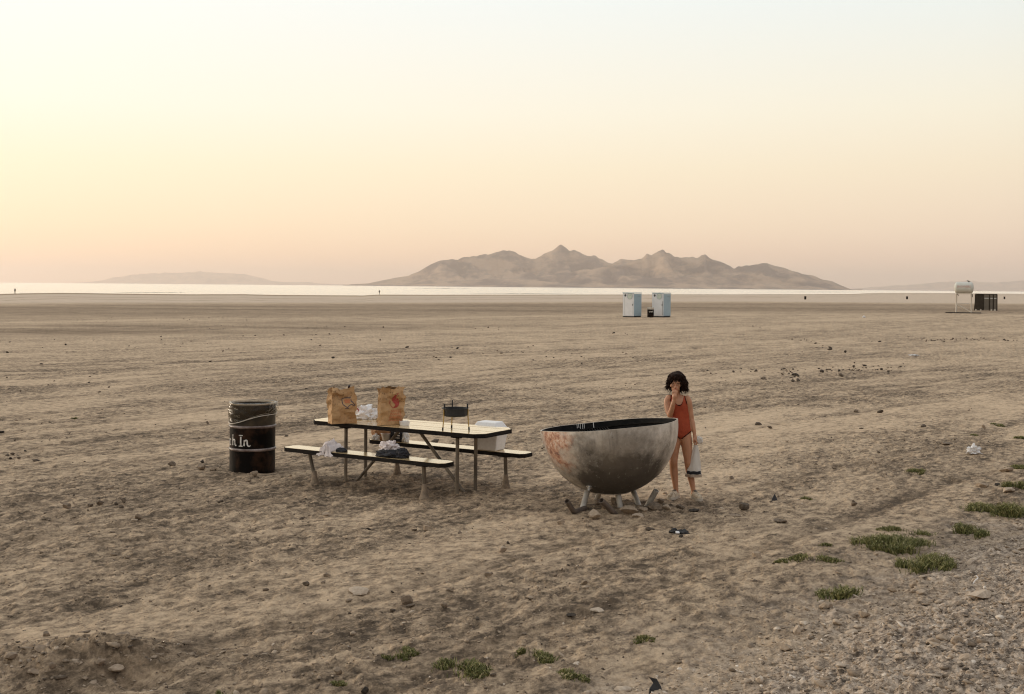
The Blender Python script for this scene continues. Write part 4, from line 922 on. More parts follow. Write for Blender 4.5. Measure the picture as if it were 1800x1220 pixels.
def shell_from(sel_v, name, m, off, parent):
    mb = MB(); fv = [tuple(f.vertices) for f in me_b.polygons] if FV is None else FV
    keep = [f for f in fv if all(sel_v[i] for i in f)]; used = sorted({int(i) for f in keep for i in f}); mp_ = {k: i for i, k in enumerate(used)}
    Q = P[used] + NM[used] * off
    mb.add([tuple(q_) for q_ in Q], [tuple(mp_[int(i)] for i in f) for f in keep]); o = mb.build(name, m, parent, True)
    md = o.modifiers.new('thick', 'SOLIDIFY'); md.thickness = .0025; md.offset = -1; return o
su = shell_from(inside, 'swimsuit', suit_m, .0035, girl)
lab_ = np.where(e_leg * .75 < .0125, np.where(P[:, 0] < .022, 1, np.where(P[:, 0] > .032, 5, 0)), np.where(e_neck * .8 < np.minimum(e_arm, .0125), 2, np.where(xl < 0, 3, 4)))
for k in (1, 5, 2, 3, 4): shell_from(inside & edge & (lab_ == k), 'trim', trim_m, .0062, su)
# hair
hb_ = MB(); keepb = body; body = hb_
ell((-.026, .018, 1.328), (.094, .096, .094)); ell((-.024, -.048, 1.346), (.076, .054, .052)); ell((.044, .002, 1.262), (.040, .064, .066)); ell((-.104, .012, 1.275), (.028, .056, .050)); ell((-.02, .06, 1.255), (.095, .055, .07)); ell((.046, -.035, 1.30), (.045, .05, .05)); ell((-.098, -.03, 1.31), (.035, .05, .045))
body = keepb
tmp = link_mesh('hair', hb_.mesh('hair_raw'), hair_m); md = tmp.modifiers.new('r', 'REMESH'); md.mode = 'VOXEL'; md.voxel_size = .007; md = tmp.modifiers.new('s', 'SMOOTH'); md.factor = .5; md.iterations = 4
dg = bpy.context.evaluated_depsgraph_get(); me_h = bpy.data.meshes.new_from_object(tmp.evaluated_get(dg)); bpy.data.objects.remove(tmp)
for v in me_h.vertices:
    c_ = v.co; k = .013 * float(fbm(np.array([c_.x * 22 + c_.z * 9]), np.array([c_.y * 22 + c_.z * 17]), 3, 6)[0]); v.co = c_ + v.normal * k
hair = link_mesh('hair', me_h, hair_m, girl, True)
rnd = random.Random(12); vs = [(v.co.copy(), v.normal.copy()) for v in me_h.vertices]; mb = MB()
for k in range(2600):
    c_, nn_ = rnd.choice(vs)
    if nn_.z < -.6: continue
    if c_.z < 1.30 and c_.y < -.05 and -.09 < c_.x < .015: continue
    d = Vector((nn_.x * .55, nn_.y * .55, -.9 + .7 * nn_.z)).normalized(); tw = Vector((rnd.uniform(-1, 1), rnd.uniform(-1, 1), rnd.uniform(-.8, .8)))
    ln = rnd.uniform(.015, .048) * (1.2 if c_.z < 1.27 else .8); P_ = [c_ - nn_ * .004]
    for j in range(1, 5): P_.append(P_[-1] + (d + tw * .75 * j / 4 + nn_ * .25 * math.sin(j * 1.3)) * ln / 4)
    if c_.y < -.07 and P_[-1].z < 1.288 and -.092 < c_.x < .02: continue
    mb.tube(P_, [.0034, .0032, .0028, .002, .0008], 4, cap=False)
mb.build('hair_strands', hair_m, hair, True)
# face
eye_m = pm('dark_eye', (.02, .012, .008), None, rough=.3); brow_m = hair_m; lip_col = pm('lip', (.42, .15, .11), None, rough=.5)
for sx_ in (-1, 1):
    o = MB(); keepb = body; body = o; ell((-.039 + sx_ * .030, -.094, 1.272), (.0075, .0045, .0036), 12); body = keepb; o.build('eye', eye_m, girl, True)
    MB().tube([(-.039 + sx_ * .016, -.1005, 1.287), (-.039 + sx_ * .031, -.098, 1.291), (-.039 + sx_ * .044, -.089, 1.286)], .0018, 6).build('eyebrow', brow_m, girl, True)
o = MB(); keepb = body; body = o; ell((-.039, -.098, 1.222), (.019, .007, .006), 12); body = keepb; o.build('mouth', lip_col, girl, True)
for k, (h_, t_) in enumerate(FT):
    d = Vector((t_[0] - h_[0], t_[1] - h_[1], 0)); ang = math.atan2(d.y, d.x); base_ = Vector((h_[0], h_[1], 0)) - d.normalized() * .03; sh_ = empty('shoe', base_, ang); sh_.parent = girl
    prof = [(0, .030, .060), (.02, .034, .066), (.06, .033, .072), (.10, .036, .062), (.145, .041, .052), (.18, .036, .042), (.205, .020, .030)]
    V = []; Fc = []; n = 14
    for (x, hw, hh) in prof:
        for i in range(n): a = math.pi * i / (n - 1); V.append((x, hw * math.cos(a), hh * max(0.0, math.sin(a)) ** .7 + .014))
    for l in range(len(prof) - 1):
        for i in range(n - 1): Fc.append((l * n + i, l * n + i + 1, (l + 1) * n + i + 1, (l + 1) * n + i))
    Fc += [tuple(range(n)), tuple((len(prof) - 1) * n + n - 1 - i for i in range(n))]
    MB().add(V, Fc).build('upper', shoe_m, sh_, 50)
    pl = [(x, hw + .004) for x, hw, _ in prof] + [(.213, 0)] + [(x, -hw - .004) for x, hw, _ in reversed(prof)]
    MB().prism(pl[::-1], -.012, .018).build('sole', sole_m, sh_)
    MB().box((.075, 0, .078), (.055, .034, .014), Euler((0, R(18), 0)), bev=.004).build('laces', lace_m, sh_)
# carried bag
sack_m = pm('thin_white_plastic', (.68, .62, .54), (.54, .48, .41), 10, .45, bump=.006, bscale=26, stretch=(1, 1, .35))
cb = empty('carried_bag', girl.matrix_basis @ Vector((.190, -.022, .62)), R(-7), 'thin white plastic bag with dark thing inside, hanging from the child\'s hand', 'plastic bag')
def sack(prof, name, m, seed, n=36):
    V = []; Fc = []
    for l, (z, cx, rx, ry) in enumerate(prof):
        for i in range(n):
            a = 2 * math.pi * i / n; w_ = 1 + .10 * math.sin(5 * a + seed) * (1 - l / len(prof)) + .07 * float(vn(np.array([a * 2.5 + seed]), np.array([z * 12.0]), seed)[0]); V.append((cx + rx * w_ * math.cos(a), ry * w_ * math.sin(a), z))
    for l in range(len(prof) - 1):
        for i in range(n): j = (i + 1) % n; Fc.append((l * n + j, l * n + i, (l + 1) * n + i, (l + 1) * n + j))
    Fc.append(tuple((len(prof) - 1) * n + i for i in range(n))[::-1]); return MB().add(V, Fc).build(name, m, cb, 50)
def ip(S, k=4): return [tuple(float(np.interp(i / k, range(len(S)), [s_[c_] for s_ in S])) for c_ in range(4)) for i in range((len(S) - 1) * k + 1)]
sack(ip([(-.005, .0, .014, .016), (-.05, .004, .026, .022), (-.11, .002, .040, .03), (-.18, -.004, .054, .038), (-.25, -.010, .068, .045), (-.31, -.014, .082, .05), (-.352, -.016, .088, .052)]), 'bag_film', sack_m, 3)
sack([(-.352, -.016, .089, .053), (-.372, -.016, .092, .055), (-.382, -.016, .088, .05)], 'bag_bottom', pm('tan_bundle', (.50, .40, .31), (.34, .24, .17), 14, .8), 4)
V = []; Fc = []
for l, z in enumerate((-.312, -.322, -.336, -.346)):
    rxx, ryy = float(np.interp(-z, [.25, .31, .352], [.068, .082, .088])), float(np.interp(-z, [.25, .31, .352], [.045, .05, .052]))
    for i in range(17): a = R(-152 + 118 * i / 16 + (3 if l in (0, 3) else 0)); V.append((-.014 + (rxx * 1.05 + .003) * math.cos(a), (ryy * 1.09 + .004) * math.sin(a), z + .003 * math.sin(i)))
for l in range(3):
    for i in range(16): Fc.append((l * 17 + i, (l + 1) * 17 + i, (l + 1) * 17 + i + 1, l * 17 + i + 1))
MB().add(V, Fc).build('dark_contents', cloth_d, cb, True)
o = crumple('bag_ear', (.085, .05, .09), sack_m, 21, .4, .6, 3, cb); o.location = (.038, 0, -.01)

# ------------------------------------------------------------------ things far out on the flat
tw_m = pm('toilet_pale_panel', (.70, .69, .68), (.63, .62, .61), 2, .6); tb_m = pm('toilet_blue_panel', (.36, .46, .50), (.32, .42, .46), 2, .65); tdark = pm('toilet_black', (.01, .01, .01), None, rough=.6); tsign = pm('toilet_sign', (.56, .58, .50), (.45, .50, .42), 6, .6); tline = pm('toilet_grey_line', (.28, .34, .34), None, rough=.6)
def toilet(px, label):
    q = on_ground(px, 557.3); tl_ = empty('portable_toilet', (q.x, q.y, q.z), R(-38.6), label, 'portable toilet', 'portable toilets out on the flat')
    MB().box((0, 0, .06), (1.06, 1.04, .12)).build('skid_base', tdark, tl_)
    mb = MB(); mb.box((0, .0, 1.0), (1.10, 1.08, 1.78)); mb.build('wall', tb_m, tl_)
    MB().box((0, -.545, 1.02), (1.06, .012, 1.86)).build('front_panel', tw_m, tl_)
    d = MB().box((.03, -.556, .92), (.80, .012, 1.55)).build('door', tw_m, tl_)
    MB().box((.40, -.566, 1.0), (.04, .02, .14)).build('handle', tdark, d)
    MB().box((-.375, -.563, .92), (.012, .004, 1.55)).build('door_gap', tline, d); MB().box((.44, -.563, .72), (.02, .005, 1.15)).build('door_gap', tdark if px > 1140 else tline, d)
    MB().prism([(-.57, -.58), (.57, -.58), (.57, .56), (-.57, .56)], 1.93, 2.0).build('roof', tb_m, tl_)
    V = [(-.30, -.57, 1.88), (-.20, -.57, 1.76), (-.30, -.57, 1.64), (-.40, -.57, 1.76)]; MB().add(V, [(0, 3, 2, 1)]).build('diamond_sign', tdark, tl_)
    disc = [(.14 + .24 * math.cos(2 * math.pi * i / 24), -.569, 1.70 + .24 * math.sin(2 * math.pi * i / 24)) for i in range(24)]; ds_ = MB().add(disc, [tuple(range(24))]).build('round_sign', tsign, tl_)
    MB().tube([(.14 + .24 * math.cos(2 * math.pi * i / 24), -.572, 1.70 + .24 * math.sin(2 * math.pi * i / 24)) for i in range(25)], .014, 5).build('sign_ring', tline, ds_)
    MB().box((.07, -.574, 1.76), (.06, .006, .04)).build('sign_mark', tline, ds_); MB().box((.21, -.574, 1.76), (.06, .006, .04)).build('sign_mark', tline, ds_)
    MB().box((.556, .18, 1.70), (.012, .42, .05)).build('vent_slot', tline, tl_)
    return tl_
toilet(1111, 'left of the two pale blue portable toilets far out on the flat'); toilet(1162.5, 'right pale blue portable toilet with dark open door gap, far out on the flat')
def far_drum(px, py, label, g_, h_=.78, letter=False):
    q = on_ground(px, py); d = empty('litter_drum', (q.x, q.y, q.z - .01), 0, label, 'litter drum', g_); k = h_ / .88
    MB().lathe([(.28 * k, 0), (.285 * k, .02), (.285 * k, .29 * k), (.297 * k, .30 * k), (.285 * k, .31 * k), (.285 * k, .58 * k), (.297 * k, .59 * k), (.285 * k, .60 * k), (.285 * k, .86 * k)], 24).build('drum_body', drum_m, d, 40)
    MB().lathe([(.288 * k, .72 * k), (.294 * k, .70 * k), (.294 * k, .86 * k), (.27 * k, .88 * k), (.262 * k, .80 * k)], 24, cap0=False, cap1=False).build('liner', film_edge if letter else drum_up_m, d, 40)
    if letter:
        mb = MB(); [mb.add([(x + (v[0]) * 1.0, -.295, .42 + v[1]) for v in vv], ff) for x, (vv, ff) in ((-.16, ribbon([(0, .10), (.05, 0), (.10, .10)], .03)), (-.03, ribbon([(0, .10), (.04, 0), (.09, .10)], .03)), (.08, ribbon([(0, 0), (.04, .11), (.09, 0)], .03)))]; mb.build('painted_lettering', white_m, d)
far_drum(1143.5, 557.8, 'dark litter drum standing between the two portable toilets', 'distant litter drums', .82, True)
far_drum(1415.5, 526.4, 'tiny dark litter drum on the far flat below the right foot of the island', 'distant litter drums')
far_drum(1594.4, 526.0, 'tiny dark litter drum on the far flat left of the water tank', 'distant litter drums')
far_drum(1765.6, 525.8, 'tiny dark litter drum on the far flat right of the dark stalls', 'distant litter drums')
# water tank for showers
tank_m = pm('tank_white', (.62, .60, .53), (.54, .53, .46), 3, .6, spec=.3); frame_m = pm('frame_cream', (.66, .58, .47), (.55, .47, .37), 4, .6); slab_m = pm('dark_timber', (.035, .024, .016), (.07, .05, .033), 3, .85)
q = on_ground(1694, 550.4); tk = empty('shower_tank', (q.x, q.y, q.z), R(-24), 'white water tank lettered SHOWERS on a tall cream frame', 'water tank')
MB().box((-.05, 0, .045), (3.5, 1.1, .09), bev=.01).build('timber_base', slab_m, tk)
for sx_ in (-.74, .74):
    for sy_ in (-.55, .55): MB().tube([(sx_ * 1.04, sy_ * 1.04, .08), (sx_, sy_, 2.10)], .05, 8).build('leg', frame_m, tk)
for sy_ in (-.55, .55):
    MB().tube([(-.76, sy_, 1.02), (.76, sy_, 1.02)], .035, 6).build('rail', frame_m, tk); MB().tube([(-.74, sy_, 2.08), (.74, sy_, 2.08)], .045, 6).build('rail', frame_m, tk)
    MB().tube([(-.75, sy_ - .04, .98), (.74, sy_ - .04, .12)], .03, 6).build('brace', frame_m, tk)
for sx_ in (-.74, .74):
    MB().tube([(sx_, -.57, 1.02), (sx_, .57, 1.02)], .035, 6).build('rail', frame_m, tk); MB().tube([(sx_, .56, .98), (sx_, -.5, .12)], .03, 6).build('brace', frame_m, tk)
prof = [(.02, -.98), (.30, -.95), (.50, -.87), (.585, -.76), (.60, -.68), (.60, .68), (.585, .76), (.50, .87), (.30, .95), (.02, .98)]
mb = MB().lathe(prof, 40); mb.v = [(z, x, y + 2.70) for (x, y, z) in mb.v]; mb.f = [f[::1] for f in mb.f]; mb.build('tank', tank_m, tk, 50)
V, Fc = text_geo('SHOWERS', .34); xm = max(v[0] for v in V); V = [(v[0] / xm * 1.36, v[1], 0) for v in V]; V, Fc = subdiv_geo(V, Fc, .05)
MB().add([(-.66 + v[0], -(.606) * math.cos((v[1] - .06 + .07) / .6), 2.70 + .606 * math.sin((v[1] + .01) / .6)) for v in V], Fc).build('lettering', pm('faded_red_lettering', (.40, .10, .06), (.46, .20, .14), 6, .7), tk)
MB().tube([(.45, 0, 3.28), (.45, 0, 3.40)], .05, 8).build('filler_neck', slab_m, tk); MB().tube([(.45, 0, 3.41), (.30, -.05, 3.46), (.62, .05, 3.36)], .035, 6).build('filler_lid', slab_m, tk)
MB().tube([(.70, -.45, 2.08), (.86, -.50, 2.02), (.88, -.52, 1.72)], .045, 8).build('shower_pipe', slab_m, tk); MB().tube([(-.62, -.45, 2.05), (-.52, -.45, 1.9), (-.50, -.45, 1.85)], .035, 6).build('shower_pipe', slab_m, tk)
# dark changing stalls
st_m = pm('dark_stall_board', (.032, .024, .016), (.06, .045, .03), 3, .85, spec=.2); st2 = pm('brown_stall_door', (.12, .10, .075), (.16, .13, .095), 3, .8)
q = on_ground(1733, 546.3); stl = empty('changing_stalls', (q.x, q.y, q.z), R(-14), 'dark board changing stalls beside the water tank', 'stalls')
def quad_panel(xa0, xa1, xb0, xb1, y0, y1, z0, z1, name, m, par, th=.05):
    MB().add([(xa0, y0, z0), (xa1, y1, z0), (xb1, y1, z1), (xb0, y0, z1), (xa0, y0 + th, z0), (xa1, y1 + th, z0), (xb1, y1 + th, z1), (xb0, y0 + th, z1)], [(0, 1, 2, 3), (7, 6, 5, 4), (0, 4, 5, 1), (1, 5, 6, 2), (2, 6, 7, 3), (3, 7, 4, 0)]).build(name, m, par)
for k in range(4): a = -1.36 + k * .285; quad_panel(a, a + .28, a + .16 * (1 - k / 4), a + .28 + .16 * (1 - (k + 1) / 4), .02 * k, .02 * (k + 1), .05 + .02 * (k % 2), 2.02, 'side_board', st_m, stl)
for k, (a, w_) in enumerate([(-.20, .52), (.48, .28), (.90, .28)]):
    d = MB().box((a + w_ / 2, .02, 1.05), (w_, .04, 1.9)).build('door', st2, stl); MB().box((a + w_ / 2, -.012, 1.50), (w_ * .96, .02, .11)).build('pale_strip', pm('pale_strip', (.5, .48, .43), None), d)
MB().box((.10, 1.0, 1.05), (2.5, .05, 1.85)).build('back_wall', st_m, stl); MB().box((1.28, .5, 1.0), (.05, 1.0, 1.9)).build('end_wall', st_m, stl); MB().box((.05, .03, 2.0), (2.45, .08, .08)).build('top_rail', st_m, stl)
for a in (.38, .80, 1.22): MB().box((a, .03, 1.0), (.09, .09, 1.96)).build('post', st_m, stl)
for a in (-1.15, -.60, .62, 1.0): MB().box((a, -.05, .09), (.14, .12, .2)).build('footing', frame_m, stl)
# far figures at the water's edge
fig_m = pm('far_figure_dark', (.10, .08, .06), (.16, .12, .09), 3, .8)
def far_person(px, py, hpx, label, wade=0.0):
    q = at_z(px, py, WATER_Z); hh = hpx / F * q.y; k = hh / 1.6; mb = MB()
    kk = body_small = MB()
    for s_ in (-1, 1):
        kk.tube([(s_ * .10 * k, 0, 0), (s_ * .09 * k, 0, .45 * k), (s_ * .08 * k, 0, .85 * k)], [.05 * k, .06 * k, .09 * k], 8)
        kk.tube([(s_ * .19 * k, 0, 1.30 * k), (s_ * .24 * k, .02, 1.02 * k), (s_ * .22 * k, -.05, .80 * k)], [.05 * k, .045 * k, .035 * k], 8)
    kk.lathe([(.15 * k, .80 * k), (.14 * k, 1.0 * k), (.18 * k, 1.25 * k), (.12 * k, 1.36 * k), (.06 * k, 1.40 * k), (.09 * k, 1.46 * k), (.10 * k, 1.54 * k), (.06 * k, 1.61 * k)], 12)
    o = kk.build('person', fig_m, None, True); md = o.modifiers.new('r', 'REMESH'); md.mode = 'VOXEL'; md.voxel_size = .025 * k; o.location = (q.x, q.y, q.z - wade); tag(o, label, 'person', 'people at the far water edge')
far_person(26.3, 516.4, 9.6, 'tiny distant person standing at the water edge, far left'); far_person(666.8, 517.2, 7.6, 'tiny distant person wading below the left foot of the island'); far_person(318, 514.6, 3.4, 'tiny distant bather low in the lake under the faint island', .25)

# ------------------------------------------------------------------ weeds
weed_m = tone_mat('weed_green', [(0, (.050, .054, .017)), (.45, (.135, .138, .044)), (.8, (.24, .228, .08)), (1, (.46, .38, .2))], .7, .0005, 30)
def tuft(px, py, wpx, hpx, label, seed, slant=0.0):
    q = on_ground(px, py + hpx * .25); sc_ = F / q.y; rng = np.random.default_rng(seed)
    rx = wpx / sc_ / 2; ht = max(.025, min(.14, hpx / sc_ * .46)); ry = max(rx * .45, min(rx, (hpx / sc_ - ht * .7) / .23 / 2 if hpx / sc_ > ht * .7 else rx * .5)); ry = min(ry, rx * 1.2)
    nst = int(np.clip(17000 * rx * ry + 260, 160, 4600))
    V = []; Fc = []; T = []
    # several overlapping clumps give an uneven outline
    ncl = max(5, int(rx * 26)); cc = rng.uniform(-.95, .95, (ncl, 2)); cc = cc / np.maximum(1, np.hypot(cc[:, 0], cc[:, 1]) / .92)[:, None]; cs = rng.uniform(.18, .5, ncl)
    for k in range(nst):
        c_ = rng.integers(ncl); u = cc[c_] + rng.normal(0, .33, 2) * cs[c_] * (1.4 if rng.random() > .12 else 3.0)
        rr = math.hypot(*u)
        if rr > 1.25: continue
        x, y = u[0] * rx, u[1] * ry + slant * u[0] * rx
        wx, wy = q.x + x, q.y + y; h_ = ht * (1.05 - .45 * min(1, rr) ** 2) * rng.uniform(.45, 1.15); lean = rng.normal(0, .45, 2) + u * .35
        zz = 0.0; b0 = len(V); w_ = rng.uniform(.002, .0045); a = rng.uniform(0, 3.14); dx, dy = math.cos(a) * w_, math.sin(a) * w_
        gzv = -.01; tn_ = rng.uniform(.12, .85) if rng.random() > .07 else 1.0
        mx, my = x + lean[0] * h_ * .35, y + lean[1] * h_ * .35; ex, ey = x + lean[0] * h_ * .9, y + lean[1] * h_ * .9
        V += [(x - dx, y - dy, gzv), (x + dx, y + dy, gzv), (mx - dx, my - dy, h_ * .55), (mx + dx, my + dy, h_ * .55), (ex, ey, h_)]
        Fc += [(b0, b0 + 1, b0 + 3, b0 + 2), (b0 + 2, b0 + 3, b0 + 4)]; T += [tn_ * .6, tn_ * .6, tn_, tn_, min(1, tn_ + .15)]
        for s_ in range(3):      # short side shoots
            f = rng.uniform(.3, .95); bx, by, bz = x + lean[0] * h_ * f * .8, y + lean[1] * h_ * f * .8, h_ * f; a2 = rng.uniform(0, 6.28); l2 = h_ * .35 * rng.uniform(.5, 1.2) ; b0 = len(V)
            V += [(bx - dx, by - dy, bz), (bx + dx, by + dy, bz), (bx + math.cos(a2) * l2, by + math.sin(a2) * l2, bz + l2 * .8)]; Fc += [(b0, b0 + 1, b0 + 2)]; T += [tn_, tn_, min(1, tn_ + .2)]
    V = np.array(V); V[:, 2] += ground_height(V[:, 0] + q.x, V[:, 1] + q.y, True) - q.z
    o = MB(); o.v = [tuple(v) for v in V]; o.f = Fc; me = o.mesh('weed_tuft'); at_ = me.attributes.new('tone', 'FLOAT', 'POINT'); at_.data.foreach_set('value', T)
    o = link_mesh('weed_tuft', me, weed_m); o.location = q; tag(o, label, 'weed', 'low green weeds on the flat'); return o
TUFTS = [
 (698, 1146, 62, 20, 'small green weed at bottom, left of the largest bottom weed'), (800, 1174, 100, 34, 'largest green weed at the bottom edge, below the bowl legs'), (937, 1151, 66, 26, 'rounded green weed just right of the largest bottom weed'), (1010, 1187, 60, 18, 'thin pale weed near the bottom edge by the gravel'), (1132, 1122, 42, 16, 'small weed at the edge of the gravel above the black shard'), (595, 1200, 22, 14, 'tiny weed beside a dark stone at the bottom edge'), (398, 1217, 34, 12, 'weed cut by the bottom edge of the picture'),
 (1615, 828, 38, 12, 'lone dark weed below the scrap of white paper'), (1418, 875, 22, 8, 'tiny weed right of the black upright shard'), (1453, 957, 22, 7, 'tiny flat weed above the long low weed'), (1434, 981, 80, 18, 'long low weed right of the grey stone'), (1372, 984, 30, 8, 'small low weed touching the long low weed'), (1594, 931, 90, 14, 'thin weed strip just behind the broadest weed mat'), (1583, 954, 138, 34, 'broadest mat of green weed at the edge of the gravel bank'), (1696, 931, 68, 30, 'bushy round weed right of the broadest weed mat'), (1726, 890, 62, 24, 'spreading weed above the bushy round weed'), (1783, 898, 66, 46, 'tall dense weed at the right edge above the gravel'), (1790, 852, 54, 24, 'weed at the right edge beside a pale flat stone'), (1790, 819, 38, 12, 'thin weed at the right edge above two flat stones'), (1750, 745, 28, 9, 'small dark weed beside a pale stone, upper right'), (1794, 769, 24, 10, 'weed cut by the right edge, topmost there'), (1711, 764, 16, 5, 'tiny weed directly above the white paper scrap'), (129.5, 735, 14, 4, 'faint tiny weed alone on the left flat')]
for k, (x, y, w_, h_, lab) in enumerate(TUFTS): tuft(x, y, w_, h_, lab, 100 + k)
tuft(1628, 987, 104, 36, 'slanting weed strip along the top of the gravel bank', 150, .55); tuft(1481, 1042, 88, 30, 'sparse weed strip above a squared block on the gravel', 151, .5)

# ------------------------------------------------------------------ stones
rock_m = tone_mat('stone', [(0, (.020, .016, .012)), (.3, (.105, .078, .055)), (.6, (.30, .222, .152)), (.85, (.46, .365, .27)), (1, (.64, .55, .45))], .9, .004, 45)
def rock(px, py, wpx, hpx, tone, label, seed, name='stone', flat=1.0, sharp=.42, group='loose stones on the flat', lift=0.0):
    q = on_ground(px, py + hpx * .4); s_ = q.y / F; rnd = random.Random(seed)
    bm = bmesh.new(); bmesh.ops.create_icosphere(bm, subdivisions=2, radius=1)
    pl = [(Vector((rnd.gauss(0, 1), rnd.gauss(0, 1), rnd.gauss(0, .8))).normalized(), rnd.uniform(1 - sharp * 1.5, 1.0 - sharp * .3)) for _ in range(12)]
    for v in bm.verts:
        for nn_, d in pl:
            e = v.co.dot(nn_) - d
            if e > 0: v.co -= nn_ * e
        v.co += Vector((rnd.uniform(-1, 1), rnd.uniform(-1, 1), rnd.uniform(-1, 1))) * .025
    xs = [v.co.x for v in bm.verts]; zs = [v.co.z for v in bm.verts]; kx = wpx * s_ / (max(xs) - min(xs)); kz = hpx * s_ * 1.15 / (max(zs) - min(zs)); z0 = min(zs)
    for v in bm.verts: v.co = Vector(((v.co.x - (max(xs) + min(xs)) / 2) * kx, v.co.y * kx * rnd.uniform(.78, .82), (v.co.z - z0) * kz - .22 * hpx * s_))
    me = bpy.data.meshes.new(name); bm.to_mesh(me); bm.free(); at_ = me.attributes.new('tone', 'FLOAT', 'POINT'); at_.data.foreach_set('value', [tone + (.13 if .11 < tone < .45 else 0)] * len(me.vertices))
    o = link_mesh(name, me, rock_m, None, 18); o.location = (q.x, q.y, gz(q.x, q.y, True) + lift + .06 * hpx * s_); return tag(o, label, 'stone', group)
